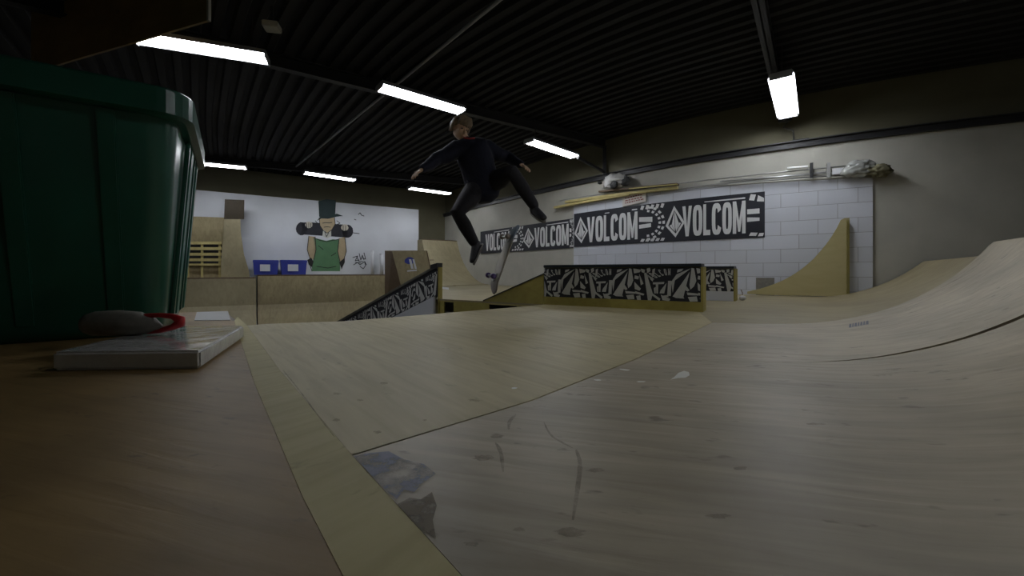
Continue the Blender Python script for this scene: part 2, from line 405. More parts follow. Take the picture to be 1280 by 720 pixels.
while True:
    kk += .02; q = Vector(far[-1])+dfar*kk; w_, _, nn = wall_at(s_of(640+F*q.x/q.y))
    if (q-w_).dot(nn) < .06: break
farW = (q.x, q.y); sW = s_of(640+F*q.x/q.y)
ramL = Vector(XY(440, 569)); seamE = Vector((1.39, 2.78))
wallpts = []
s = sW+.03
while s < s_of(1300): wallpts.append(tuple(W(s, 0, .045)[:2])); s += .2
midS = s_of(905)
plat = thing('wooden_platform', 'large raised plywood platform filling the foreground with worn pale sheets', 'platform')
gap = .003
# frame below: follows the outline, a little inset
leftfar = [XY(-60, 393), XY(240, 390.5), XY(284, 388.5)]
outl = [tuple(lend), (1.6, -1.6), (7.4, -1.6), (7.4, 3.2)]+[p for p in wallpts[::-1]]+[farW]+far[::-1]+leftfar[::-1]+[(-5.5, 2.0), (-4.0, -1.6)]
outl = [(-4.0, -1.6), (1.6, -1.6), (3.2, -1.6), (3.2, 1.2)]+[(3.2, 3.2)]+[p for p in wallpts[::-1] if p[0] < 4.2]+[farW]+far[::-1]+leftfar[::-1]
bm = nb(); polyfaces(bm, [(*p, DZ-.022) for p in outl]); r = bmesh.ops.extrude_face_region(bm, geom=list(bm.faces))
for v in r['geom']:
    if isinstance(v, bmesh.types.BMVert): v.co.z = 0
obj('framework', bm, M['darkwood'], plat)
sheet('left_sheet', [(-4.0, -1.6), (stL[-1][0]+1.4, -1.6)]+[(p[0]-.0012, p[1]) for p in stL[::-1]]+[(stL[0][0]-.02, stL[0][1])]+leftfar[::-1], M['brown'], plat, DZ, .022, label='darker brown plywood sheet at the left')
sheet('edge_strip', stL+[tuple(lend), tuple(rend)]+stR[::-1]+[XY(297, 396)], M['strip'], plat, DZ, .02, label='narrow yellowish border strip')
# gap-faced main sheet: left of the seam
sd = (seamE-ramL).normalized(); sn = Vector((-sd.y, sd.x))*gap
mid = Vector(XY(665, 500.5)); mid2 = Vector(XY(794, 449))
cS = [ramL+sn, mid+sn, mid2+sn, seamE+sn*.3]
mainp = [(p[0]+.0008, p[1]) for p in stR[:3]]+[tuple(p) for p in cS]+[(1.60, 3.4), (2.1, 4.7), tuple(W(midS, 0, .045)[:2])]
mainp += [p for p in wallpts[::-1] if p[0] < W(midS, 0, .045).x-.02]+[farW]+far[::-1][:-1]
sheet('main_sheet', mainp, M['deck'], plat, DZ, .022, label='large pale plywood sheet in the middle')
FB = [(1.39, 2.78), (1.67, 2.705), (1.955, 2.715), (2.33, 2.775), (2.72, 2.80), (3.41, 2.86)]
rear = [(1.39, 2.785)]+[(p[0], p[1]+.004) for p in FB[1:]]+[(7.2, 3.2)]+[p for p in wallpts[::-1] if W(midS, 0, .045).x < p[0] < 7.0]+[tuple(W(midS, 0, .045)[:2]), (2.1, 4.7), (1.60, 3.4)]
sheet('rear_sheet', rear, M['rear'], plat, DZ, .022, fC, (.8, -.6), label='rear plywood sheet with shade in its colour, bending up beside the wall')
rebase(plat, (0, 1.5, 0))
ramp = thing('curved_ramp', 'curved plywood quarter ramp rising out of the platform at the right', 'ramp')
lo = [Vector(stR[2])+Vector((.001, -.001)), Vector(stR[3])+Vector((.001, 0)), Vector(rend)+Vector((.001, 0)), Vector((1.6, -1.55)), Vector((7.2, -1.55))]
s2 = [Vector((.492+.006, 1.60-.004)), Vector((1.13, 1.55)), Vector((1.55, 1.592)), Vector((1.95, 1.60)), Vector((7.2, 1.5))]
near = [ramL-sn, ]+lo[:]+[s2[4]+Vector((0, -.035)), s2[3]+Vector((0, -.035)), s2[2]+Vector((0, -.022)), s2[1]+Vector((0, -.001)), mid2-sn*1.5, mid-sn]
sheet('near_sheet', [tuple(p) for p in near], M['ramp'], ramp, DZ+.0002, .03, fB, (.83, -.56), label='scuffed grey plywood sheet nearest the lens')
farp = [mid2-sn*1.5, s2[1]+Vector((0, .001)), s2[2], s2[3], s2[4], Vector((7.2, 2.9)), Vector(FB[5]), Vector(FB[4]), Vector(FB[3]), Vector(FB[2]), Vector(FB[1]), seamE-sn]
sheet('far_sheet', [tuple(p) for p in farp], M['ramp'], ramp, DZ+.0002, .13, fB, (.83, -.56), label='upper plywood sheet with a small blue stamp')
def blot(cx, cy, rx, ry, n=14, j=.25, ang=0):
    out = []
    for k in range(n):
        t = 2*math.pi*k/n; r = 1+random.uniform(-j, j); x, y = rx*r*math.cos(t), ry*r*math.sin(t); out.append((cx+x*math.cos(ang)-y*math.sin(ang), cy+x*math.sin(ang)+y*math.cos(ang)))
    return out
def ramppt(px, py):
    lo_, hi_ = .3, 6
    for _ in range(50):
        m = (lo_+hi_)/2; p = P(px, py, m)
        if p.z > DZ+.0016+fB(p.x, p.y): lo_ = m
        else: hi_ = m
    return P(px, py, lo_)
wpd = mat('white_paint_drip', (.75, .75, .7), .5)
for pls in ([[(838, 474.5), (843, 471), (848, 466), (855, 463.5), (861, 465), (862, 469), (857, 472), (848, 472.5)]], [blot(801, 477, 6, 1)], [blot(781, 462, 7, 1, ang=.1)], [blot(747, 475, 5, 1)]):
    bm = nb(); shapes(bm, pls, ramppt); obj('paint_spot', bm, wpd, ramp, label='white paint drip')
bm = nb(); x = 1061
for wv in (3.4, 2.4, 3.6, 2.6, 3.2, 2.8, 3.8):
    shapes(bm, [[(x, 409.5-(x-1061)*.18), (x+wv, 409.2-(x-1061)*.18), (x+wv-.3, 404.5-(x-1061)*.18), (x+.8, 405-(x-1061)*.18)]], ramppt); x += wv+.5
obj('stamp', bm, mat('blue_stamp_ink', (.12, .13, .17), .6), ramp, label='small faded blue grey stamp')
bm = nb(); shapes(bm, [[(443, 570), (462, 566), (486, 564), (505, 574), (530, 580), (545, 592), (528, 604), (518, 615), (505, 612), (496, 624), (484, 614), (470, 600), (456, 585)]], ramppt); obj('scuff', bm, worn('blue_grey_scuff', (.24, .26, .33), .75, 14, .36, .56), ramp, label='blue grey scuffed corner patch')
bm = nb(); shapes(bm, [[(497, 630), (512, 622), (526, 624), (540, 615), (546, 632), (541, 650), (545, 672), (528, 662), (512, 646)]], ramppt)
obj('stain', bm, worn('brown_stain', (.16, .125, .07), .75, 20, .30, .50), ramp, label='brown worn patch')
stm = worn('grey_brown_stain', (.17, .135, .085), .38, 30, .30, .62)
for cx, cy, rx, ry in ((604, 572, 12, 3.5), (621, 545, 8, 2.5), (745, 588, 12, 2.5), (648, 662, 8, 2.5), (712, 664, 20, 6), (590, 680, 10, 3), (898, 645, 14, 3), (925, 585, 9, 2), (1020, 530, 10, 1.5)):
    bm = nb(); shapes(bm, [blot(cx, cy, rx, ry, 18, .3)], ramppt); obj('stain', bm, stm, ramp)
for st, w in (([(645, 518), (637, 527), (636, 537)], 4), ([(619, 553), (626, 566), (629, 590)], 4.5), ([(680, 528), (690, 545), (716, 560)], 2.2), ([(720, 562), (725, 580), (722, 610), (716, 650)], 6)):
    bm = nb(); shapes(bm, strokeq(st, w), ramppt); obj('stain', bm, stm, ramp, label='long curved wheel smudge')
rebase(ramp, (1.6, .8, DZ))
for cx, cy, rx, ry in ((421, 525, 5, 1.8), (480, 479, 5, 1.3), (531, 525, 3, 1), (595, 500, 9, 1.6), (422, 492, 6, 1.5), (472, 540, 5, 1.8), (450, 500, 4, 1.2)):
    bm = nb(); shapes(bm, [blot(cx, cy, rx, ry, 16, .3)], lambda x, y: onz(x, y, DZ+.0006)); o = obj('stain', bm, stm, plat); o.matrix_parent_inverse = Matrix.Translation(-plat.location)
bm = nb(); shapes(bm, [blot(643, 485, 4, 1.2)], lambda x, y: onz(x, y, DZ+.0015)); o = obj('paint_spot', bm, wpd, plat, label='white paint fleck'); o.matrix_parent_inverse = Matrix.Translation(-plat.location)
bm = nb(); shapes(bm, strokeq([(354, 463), (372, 485), (398, 520), (418, 546)], 1.6), lambda x, y: onz(x, y, DZ+.0012)); o = obj('scratch', bm, stm, plat, label='long scratch beside the border strip'); o.matrix_parent_inverse = Matrix.Translation(-plat.location)

# ------------------------------------------------------------------ printed pattern for the ledges
def letters_arc(txt, x0, y0, x1, y1, h, bow):
    out = []; n = len(txt)
    for i, c in enumerate(txt):
        t = (i+.1)/n; t2 = (i+.85)/n
        def base(t): return Vector((x0+(x1-x0)*t, y0+(y1-y0)*t+bow*math.sin(math.pi*t)))
        a = base(t); b = base(t2); d = b-a; nrm = Vector((-d.y, d.x)).normalized()*h
        for pl in glyph(c): out.append([tuple(a+d*p[0]+nrm*p[1]) for p in pl])
    return out
def pattern_unit():
    raw = [[(0, 70), (20, 60), (80, 240), (60, 310), (35, 300), (15, 180)], [(25, 10), (55, 0), (60, 30), (30, 50)], [(70, 235), (160, 290), (150, 308), (75, 258)],
           [(95, 140), (200, 135), (195, 152), (98, 157)], [(120, 157), (143, 157), (140, 238), (126, 238)], [(225, 150), (205, 238), (163, 238), (172, 212)],
           [(248, 130), (278, 130), (272, 255), (240, 255)], [(455, 18), (332, 68), (286, 130), (300, 222), (318, 118)], [(452, 52), (410, 112), (304, 258), (396, 268)],
           [(300, 266), (390, 262), (402, 282), (330, 280)], [(480, 15), (502, 20), (520, 120), (500, 165), (470, 190), (463, 150)], [(530, 8), (604, 22), (592, 42), (538, 52)],
           [(540, 140), (604, 200), (590, 218), (545, 204)], [(440, 228), (540, 235), (540, 250), (448, 250)], [(450, 270), (524, 262), (532, 302), (468, 306)],
           [(592, 62), (634, 150), (608, 164)], [(178, 258), (262, 290), (252, 310), (192, 302)], [(550, 228), (640, 250), (630, 264), (556, 250)], [(560, 275), (600, 268), (606, 308), (570, 308)],
           [(85, 20), (110, 10), (100, 70), (80, 90)], [(60, 90), (90, 110), (84, 130), (62, 110)], [(545, 75), (585, 85), (578, 110), (540, 105)], [(100, 195), (118, 185), (118, 240), (104, 240)],
           [(610, 10), (650, 20), (645, 50), (618, 40)], [(405, 140), (455, 205), (440, 215), (408, 200)], [(345, 20), (395, 12), (380, 32), (340, 44)], [(200, 262), (236, 256), (250, 272), (215, 276)]]
    P_ = []
    for pl in raw:
        cx = sum(p[0] for p in pl)/len(pl); cy = sum(p[1] for p in pl)/len(pl); P_.append([((cx+(x-cx)*1.16+4)/650, 1-(cy+(y-cy)*1.12)/310) for x, y in pl])
    P_ += letters_arc('VOLCOM', .14, .62, .43, .77, .20, .05)
    return P_
UNIT = pattern_unit()
def pattern(bm, L, h, fn, conv, uw=.55, ph=0.0):
    """fill a length L of height h with the print, clipped to a convex outline in (x, z)"""
    k = -1
    while (k)*uw+ph < L:
        for pl in UNIT:
            c = clip2([((k+p[0])*uw+ph, p[1]*h) for p in pl], conv)
            if len(c) > 2: face(bm, [fn(*q) for q in c])
        k += 1

# ledge in front ------------------------------------------------------
def ledge(pL, pR, hz, lab, board_h, board_m, depth=.22, grp='printed ledges on the platform', ph=0, boardlab=None):
    t = thing('grind_ledge', lab, 'ledge', grp)
    pL = Vector(pL); pR = Vector(pR); d = (pR-pL); L = d.length; d = unit(d); nrm = Vector((-d.y, d.x, 0))
    if nrm.y < 0: nrm = -nrm
    bm = nb(); obox(bm, pL+d*.01+nrm*.012, d*(L-.02), nrm*(depth-.024), (0, 0, hz-.03)); obj('body', bm, M['yellow'], t)
    bm = nb(); obox(bm, pL, d*L, nrm*.012, (0, 0, board_h)); obj('kick_board', bm, board_m, t, label=boardlab)
    bm = nb(); obox(bm, pL+Vector((0, 0, board_h+.001)), d*L, nrm*.012, (0, 0, hz-board_h-.035)); obj('printed_panel', bm, M['ink'], t, label='black panel with grey white stone and shard print')
    ph_ = hz-board_h-.036; bm = nb(); f = lambda x, z: pL+d*x-nrm*.002+Vector((0, 0, board_h+.001+z))
    pattern(bm, L, ph_, f, [(0.005, 0.0), (L-.005, 0.0), (L-.005, ph_), (0.005, ph_)], ph=ph); obj('print', bm, M['print'], t, label='grey white shards and lettering')
    bm = nb(); obox(bm, pL-nrm*.008-d*.004+Vector((0, 0, hz-.03)), d*(L+.008), nrm*(depth+.016), (0, 0, .03)); bevel(bm, .004); obj('coping', bm, M['coping'], t, label='dark blue black top')
    bm = nb(); obox(bm, pR, d*.018, nrm*depth, (0, 0, hz-.03)); obj('end_board', bm, M['yellow'], t)
    rebase(t, (pL+pR)/2); return t
lL = onz(680, 380.5); lR = onz(876, 390)
ledge(lL, lR, .425, 'long low ledge with black and white print over a yellow board', .085, M['yellow'], ph=-.04, boardlab='yellow plywood kick board')
l2R = onz(917, 376.5); l2L = l2R+Vector((-.82*1.3, .57*1.3, 0))
ledge(l2L, l2R, .42, 'shorter printed ledge standing behind the right end of the long ledge', .115, M['label'], depth=.25, ph=.1, boardlab='bare pale lower board')
# cable knob beside it
t = thing('rope_end', 'small pale knotted cord lying beside the end of the rear ledge', 'cord'); bm = nb()
c = onz(929, 375.5); tube(bm, [c+Vector((-.03, 0, .02)), c+Vector((0, .02, .045)), c+Vector((.02, .05, .09)), c+Vector((.03, .1, .13))], .006, 8); obj('cord', bm, M['darkwood'], t, True)
bm = nb(); ball(bm, c+Vector((-.01, 0, .03)), (.04, .03, .03)); obj('knot', bm, M['label'], t, True); rebase(t, c)

# ------------------------------------------------------------------ second platform, kicker, corner quarter pipes
u = Vector((.82, -.57, 0)); u.normalize(); un = Vector((.57, .82, 0)).normalized()
p2R = Vector((lL.x, lL.y, 0))-u*.02; k = (548-640)/F; Lp = (p2R.x-k*p2R.y)/(u.x-k*u.y); p2L = p2R-u*Lp
def onp2(px, off=0.0):
    o_ = p2R-un*off; k = (px-640)/F; t = (o_.x-k*o_.y)/(u.x-k*u.y); return o_-u*t
p2 = thing('rear_platform', 'yellow fronted plywood platform with dark openings beyond the gap', 'platform')
bm = nb(); poly = [p2L, p2R, Vector((*W(s_of(700), 0, .03)[:2], 0)), Vector((*W(s_of(650), 0, .03)[:2], 0)), Vector((*W(s_of(585), 0, .03)[:2], 0)), Vector((*W(s_of(575), 0, .03)[:2], 0))-Vector((V.x, V.y, 0))*1.85]
poly = [Vector((p.x, p.y, DZ-.02)) for p in poly]; prism(bm, poly, (0, 0, .02)); obj('deck', bm, M['tan2'], p2)
def fascia(px0, px1, z0, z1):
    a = onp2(px0); b_ = onp2(px1); obox(bm, Vector((a.x, a.y, z0)), b_-a, un*.018, (0, 0, z1-z0))
bm = nb(); fascia(548, 555, 0, DZ-.02); obj('front_board', bm, M['yellow'], p2)
bm = nb(); fascia(567, 611, 0, DZ-.02); obj('front_board', bm, M['yellow'], p2)
bm = nb(); fascia(555, 567, DZ-.035, DZ-.02); obj('front_rail', bm, M['pine'], p2)
bm = nb(); fascia(611, 680, DZ-.035, DZ-.02); obj('front_rail', bm, M['pine'], p2)
bm = nb(); fascia(646, 648, 0, DZ-.035); obj('post', bm, M['yellow'], p2)
bm = nb(); fascia(555, 680, 0, .62); obj('front_board', bm, M['yellow'], p2)
bm = nb(); a = onp2(552); obox(bm, Vector((a.x, a.y, 0))+un*.35, (onp2(682)-a), un*.02, (0, 0, DZ-.03)); obj('shade_backing', bm, M['blacks'], p2, label='black board painting the shade inside the openings')  # black board stands in for shade behind the openings
rebase(p2, p2L)
# kicker wedge
t = thing('kicker_ramp', 'yellow sided wedge ramp with a dark top edge left of the long ledge', 'ramp')
a = onp2(604)-un*0; b_ = onp2(679.5); zt = CZ-(343-HZ)/F*b_.y
a3 = Vector((a.x, a.y, DZ)); b3 = Vector((b_.x, b_.y, DZ)); c3 = Vector((b_.x, b_.y, zt))
bm = nb(); prism(bm, [a3, b3, c3], un*.9); obj('body', bm, M['yellow'], t)
bm = nb(); up = Vector((0, 0, .012)); prism(bm, [a3-un*.006, c3-un*.006, c3-un*.006+up, a3-un*.006+up], un*.03); obj('top_edge', bm, M['blacks'], t, label='black edging')
bm = nb(); prism(bm, [a3+un*.03, c3+un*.03, c3+un*.03+up, a3+un*.03+up], un*.87); obj('riding_surface', bm, M['tan2'], t)
rebase(t, (a3+b3)/2)

def quarter(origin, across, back, width, height, run, deckd, m_surf, m_side, lab, grp, z0=0.0, seam=True, base=0.0, lip=True):
    """quarter pipe: origin = toe corner, across = along the coping, back = towards the deck"""
    t = thing('quarter_pipe', lab, 'ramp', grp); across = Vector((*across, 0)).normalized(); back = Vector((*back, 0)).normalized(); o_ = Vector(origin); o_.z = z0
    R = (run*run+height*height)/(2*height); pr = []
    for i in range(15):
        x = run*i/14; pr.append((x, R-math.sqrt(max(0, R*R-x*x))))
    pr[-1] = (run, height)
    prof = pr+[(run+deckd, height), (run+deckd, -base), (0, -base)]
    prof_s = [(x, z) for x, z in prof if not (x == 0 and z == 0 and base == 0)] if base == 0 else prof
    def pt(w_, x, z): return o_+across*w_+back*x+Vector((0, 0, z))
    for nm, w0 in (('side_panel', 0), ('side_panel', width-.018)):
        bm = nb(); prism(bm, [pt(w0, x, z-.004) for x, z in ([(0, 0)]+pr[1:]+[(run+deckd, height), (run+deckd, -base)]+([(0, -base)] if base else []))], across*.018); obj(nm, bm, m_side, t)
    bm = nb()
    for i in range(14):
        (x0, z0_), (x1, z1) = pr[i], pr[i+1]; face(bm, [pt(0, x0, z0_), pt(width, x0, z0_), pt(width, x1, z1), pt(0, x1, z1)])
    bmesh.ops.remove_doubles(bm, verts=bm.verts, dist=1e-4); bmesh.ops.solidify(bm, geom=list(bm.faces), thickness=.012); obj('riding_surface', bm, m_surf, t)
    bm = nb(); obox(bm, pt(0, run+.02, height), across*width, back*(deckd-.02), (0, 0, .014)); obj('deck', bm, m_surf, t)
    if lip: bm = nb(); tube(bm, [pt(0, run, height+.004), pt(width, run, height+.004)], .018, 10, cap=False); obj('coping', bm, M['darkwood'], t, True)
    rebase(t, pt(width/2, run/2, -base)); return t
# the row against the mural partition
G1 = 'quarter pipes below the mural wall'
def tq(px, m):                                  # distance along the partition of a pixel at offset m
    o_ = Oq-Wd*m; k = (px-640)/F; return (o_.x-k*o_.y)/(V.x-k*V.y)
run, dk = .92, .62
m_lip = dk+.03
t1, t0 = tq(322, m_lip), tq(512, m_lip)
quarter(Q(t0, m_lip+run), -V, Wd, t1-t0, 1.215, run, dk, M['tan'], M['darkwood'], 'wide plywood quarter pipe below the mural with blue boxes on its deck', G1)
t3 = tq(-80, m_lip)
quarter(Q(t1+.03, m_lip+run+.08), -V, Wd, 2.3, 1.16, run, dk+.06, M['tan2'], M['darkwood'], 'plywood quarter pipe half hidden behind the green bin', G1)
quarter(Q(t1+2.36, m_lip+run+.05), -V, Wd, 2.4, 1.20, run, dk+.06, M['tan'], M['darkwood'], 'plywood quarter pipe farthest to the left along the mural wall', G1)
# corner quarter pipes on the rear platform
w0 = W(s_of(612), 0, .05); lipw = W(s_of(571), 0, .05); rn = (lipw-w0).length
quarter(w0+Vector((0, 0, 0)), -V, Wd, 1.16, 2.26-DZ, rn, .5, M['tan2'], M['tan'], 'tall plywood quarter pipe filling the corner beside the banner wall', 'corner quarter pipes', z0=DZ+.001)
# landing strip under it is the rear platform; a lower bank to its left
lo_ = w0-Vector((V.x, V.y, 0))*1.20
quarter(lo_-Vector((Wd.x, Wd.y, 0))*.5, -V, Wd, .60, 1.62-DZ, rn*.75, .5, M['tan2'], M['tan'], 'lower plywood quarter pipe with a white sticker left of the tall corner one', 'corner quarter pipes', z0=DZ+.001)
bm = nb(); z_ = DZ+.004; shapes(bm, [[(553, 358.5), (561, 359.5), (561, 362), (553, 361)]], lambda x, y: onz(x, y, z_)); o = obj('sticker', bm, M['label']); tag(o, 'small white sticker on the rear platform deck', 'sticker')

# inclined hubba ledge -------------------------------------------------
t = thing('inclined_ledge', 'sloping ledge with black and white print running down to the left', 'ledge')
Bp = onp2(546.5, .02); du = -u; Bp.z = 0
zB1 = CZ-(334-HZ)/F*Bp.y; zB0 = CZ-(370-HZ)/F*Bp.y
k = (433-640)/F; LA = (Bp.x-k*Bp.y)/(u.x-k*u.y); Ap = Bp-u*LA; zA1 = CZ-(398-HZ)/F*Ap.y
slope = (zB1-zA1)/LA; LT = zB1/slope
th = zB1-zB0
top_ = lambda x: zB1-slope*x
side = [(0, zB0), (0, zB1)]+[(LT, 0.001)]+[(max(0, LT-th/slope*.9), 0)]
fp = lambda x, z, o=0.0: Vector((Bp.x, Bp.y, 0))-u*x-un*o+Vector((0, 0, z))
bm = nb(); prism(bm, [fp(x, z) for x, z in side], un*.07); obj('body', bm, M['ink'], t, label='black printed side')
bm = nb(); conv = [(0.0, zB0+.02), (LT-th/slope*.9, .01), (LT-.06, .01), (0.0, zB1-.05)]
k = -1
while k*.5 < LT:
    for pl in UNIT:
        pp = [((k+p[0])*.5, top_((k+p[0])*.5)-.03-(th-.04)*(1-p[1])*1.02) for p in pl]
        c = clip2(pp, conv[::1])
        if len(c) < 3: c = clip2(pp, conv[::-1])
        if len(c) > 2: face(bm, [fp(x, z, .002) for x, z in c])
    k += 1
obj('print', bm, M['print'], t, label='grey white shards')
bm = nb(); sl = unit(fp(0, top_(0))-fp(1, top_(1))); nn_ = unit(sl.cross(un)); nn_ = nn_ if nn_.z > 0 else -nn_
prism(bm, [fp(0.0, top_(0.0), .01), fp(LT-.02, top_(LT-.02), .01), fp(LT-.02, top_(LT-.02), .01)+nn_*.035, fp(0, top_(0), .01)+nn_*.035], un*.09); bevel(bm, .005); obj('coping', bm, M['greytop'], t, label='worn grey wooden top')
bm = nb(); prism(bm, [fp(-.01, zB1-.015, .014), fp(.11, top_(.11)+.02, .014), fp(.11, top_(.11)+.075, .014), fp(-.01, zB1+.055, .014)], un*.10); obj('end_cap', bm, M['blacks'], t, label='black cap at the upper end')
bm = nb(); obox(bm, fp(-.012, 0, 0), u*.012+Vector((0, 0, 0)), un*.07, (0, 0, zB1)); obj('end_board', bm, M['yellow'], t)
rebase(t, fp(LT/2, 0))
t = thing('bank_ramp', 'grey plywood bank under the sloping printed ledge', 'ramp')
bm = nb(); prism(bm, [fp(0.02, 0, .05), fp(0.02, zB0-.005, .05), fp(LT-th/slope, 0.002, .05)], un*.04); obj('side_board', bm, M['label'], t)
rebase(t, fp(LT/3, 0, .05))

# launch box with sticker --------------------------------------------------
t = thing('launch_box', 'tall plywood box with a blue and white sticker behind the sloping ledge', 'ramp')
Yb = 8.9
fl = P(490, 314, Yb); fr = P(534, 314, Yb-.25); fl2 = P(505, 372, Yb-.35); fr2 = P(546, 372, Yb-.6)
def down(a, b_, z): d = b_-a; return a+d*((z-a.z)/d.z)
fl0 = down(fl, fl2, 0.0); fr0 = down(fr, fr2, 0.0); bk = Vector((-.05, .75, 0))
sidew = P(481, 314, Yb+.55)-fl
bm = nb(); prism(bm, [fl, fr, fr0, fl0], Vector((.012, .03, .0))); obj('front_board', bm, M['tan'], t)
bm = nb(); L0 = fl+sidew; prism(bm, [fl, L0, Vector((L0.x, L0.y, 0)), fl0], Vector((.02, .004, 0))); obj('side_panel', bm, M['darkwood'], t)
bm = nb(); prism(bm, [fl, fr, fr+sidew, L0], Vector((0, 0, .014))); obj('top_board', bm, M['tan2'], t)
bm = nb(); prism(bm, [fr, fr+sidew, Vector(((fr+sidew).x, (fr+sidew).y, 0)), fr0], Vector((-.02, .004, 0))); obj('side_panel', bm, M['darkwood'], t)
nf = unit((fr-fl).cross(fl0-fl)); nf = nf if nf.y < 0 else -nf
def onbox(px, py, off):
    r = unit(P(px, py, 1)-Vector((0, 0, CZ))); o_ = Vector((0, 0, CZ)); c = fl+nf*off; tt = (c-o_).dot(nf)/r.dot(nf); return o_+r*tt
stk = obj('sticker', (lambda b: (shapes(b, [blot(512, 326, 6.5, 4.5, j=.06)], lambda x, y: onbox(x, y, .015)), b)[1])(nb()), M['blue'], t, label='blue round sticker with white letters')
bm = nb(); shapes(bm, [[(511, 324), (514, 324), (517, 336), (514, 336)], [(515.5, 324), (518, 324), (521, 336), (518.5, 336)], [(509, 338), (521, 337), (521, 338.6), (509, 339.6)]], lambda x, y: onbox(x, y, .022)); obj('sticker_lettering', bm, M['label'], stk)
rebase(t, (fl0+fr0)/2)

# white rolls standing on the quarter pipe deck
def ondeck(px, py, z=1.23): return None
def at_m(px, m, z): p = Q(tq(px, m), m, z); return p
GD = 1.229
for px, top, r, m, lab in ((465.5, 313, .045, .22, 'white upright tube with a rounded top, left of two beside the plywood box'), (477, 317, .05, .3, 'straight white upright tube next to the plywood box')):
    t = thing('white_tube', lab, 'tube', 'white tubes on the quarter pipe deck'); c = at_m(px, m, GD); zt_ = CZ+(HZ-top)/F*c.y
    bm = nb(); tube(bm, [c, Vector((c.x, c.y, zt_-.03))], r, 16, cap=False); obj('tube', bm, M['label'], t, True)
    bm = nb(); ball(bm, Vector((c.x, c.y, zt_-.03)), (r, r, .035)) if px < 470 else tube(bm, [Vector((c.x, c.y, zt_-.03)), Vector((c.x, c.y, zt_))], r*1.12, 16, cap=False); obj('cap', bm, M['label'], t, True); rebase(t, c)
# blue storage boxes
def bluebox(px0, px1, lab):
    m = .5; a = at_m(px0, m, GD); b_ = at_m(px1, m, GD); d = b_-a; zt_ = CZ+(HZ-325)/F*((a.y+b_.y)/2)-GD; bk = Vector((Wd.x, Wd.y, 0))*.33
    t = thing('storage_box', lab, 'box', 'blue boxes on the quarter pipe deck'); c = (a+b_)/2+bk/2
    bm = nb(); vs = []
    for z, sc in ((0, .9), (zt_*.82, .97)):
        vs.append([bm.verts.new(c+(p-c)*sc+Vector((0, 0, z))) for p in (a, b_, b_+bk, a+bk)])
    bm.faces.new(vs[0][::-1]); bm.faces.new(vs[1])
    for i in range(4): j = (i+1) % 4; bm.faces.new((vs[0][i], vs[0][j], vs[1][j], vs[1][i]))
    obj('body', bm, M['blue'], t)
    bm = nb(); prism(bm, [a+Vector((0, 0, zt_*.82)), b_+Vector((0, 0, zt_*.82)), b_+bk+Vector((0, 0, zt_*.82)), a+bk+Vector((0, 0, zt_*.82))], (0, 0, zt_*.18)); bevel(bm, .008); obj('lid', bm, M['blue'], t)
    bm = nb(); f = unit(Vector((-Wd.x, -Wd.y, 0))); q0 = a.lerp(b_, .27)+f*.004; q1 = a.lerp(b_, .66)+f*.004
    obox(bm, q0+Vector((0, 0, zt_*.25)), q1-q0, f*.003, (0, 0, zt_*.45)); obj('paper_label', bm, M['label'], t, label='white paper label'); rebase(t, c)
bluebox(316, 348.5, 'blue lidded storage box with white label, left of the pair'); bluebox(350.5, 384, 'blue lidded storage box with white label beside the mural figure')

# plywood extension, pallet and panels at the left ------------------------------
def wallpanel(name, poly, m, mat_, lab, cat, thick=.03, grp=None, lean=0):
    o_ = Oq-Wd*m
    def f(px, py):
        k = (px-640)/F; t_ = (o_.x-k*o_.y)/(V.x-k*V.y); p = o_-V*t_; return Vector((p.x, p.y, CZ+(HZ-py)/F*p.y))
    bm = nb(); prism(bm, [f(*q) for q in poly], Vector((Wd.x, Wd.y, 0))*thick); o = obj(name, bm, mat_); tag(o, lab, cat, grp); return o, f
wallpanel('plywood_panel', [(276, 352.5), (313, 352.5), (311, 338), (305, 318), (301, 290), (300.5, 274), (280, 274), (279, 300), (276, 330)], .50, M['tan2'], 'tall narrow plywood panel flaring at its foot, beside the slatted pallet', 'panel')
wallpanel('dark_board', [(280, 274.5), (305, 274), (305.5, 250), (281, 249)], .44, ply('umber_board', (.045, .032, .016), (.028, .02, .01), .5, .6, .1, 1, .2), 'short dark brown board standing up above the tall plywood panel', 'board')
wallpanel('plywood_panel', [(225, 352.3), (283, 352.3), (283, 272), (225, 270)], .30, M['tan'], 'broad plywood sheet leaning behind the pallet and the green bin', 'panel', .02)
t = thing('wooden_pallet', 'pale slatted wooden pallet standing behind the green bin', 'pallet')
for i, (y0, y1) in enumerate(((302, 305.5), (309, 312.5), (316, 319.5), (323, 326.5), (329.5, 332))):
    o_ = Oq-Wd*.41
    def f(px, py, off=0):
        q = Oq-Wd*(.41+off); k = (px-640)/F; t_ = (q.x-k*q.y)/(V.x-k*V.y); p = q-V*t_; return Vector((p.x, p.y, CZ+(HZ-py)/F*p.y))
    bm = nb(); prism(bm, [f(232, y0), f(277, y0), f(277, y1), f(232, y1)], Vector((Wd.x, Wd.y, 0))*.018); obj('slat', bm, M['pine'], t)
bm = nb(); prism(bm, [f(232, 302), f(277, 302), f(277, 332), f(232, 332)], Vector((0, 0, 0))+Vector((Wd.x, Wd.y, 0))*.001); bmesh.ops.translate(bm, verts=bm.verts, vec=Vector((Wd.x, Wd.y, 0))*.075); obj('gap_shade', bm, M['blacks'], t, label='black sheet painting the shade between the slats')  # thin black sheet paints the shade seen between slats
for x in (233, 251, 273):
    bm = nb(); a_ = f(x, 302.5); b_ = f(x+4, 352.3); prism(bm, [f(x, 302.5, -.02), f(x+3, 302.5, -.02), f(x+3, 352.3, -.02), f(x, 352.3, -.02)], Vector((Wd.x, Wd.y, 0))*.05); obj('post', bm, M['pine'], t)
rebase(t, f(254, 352.3))
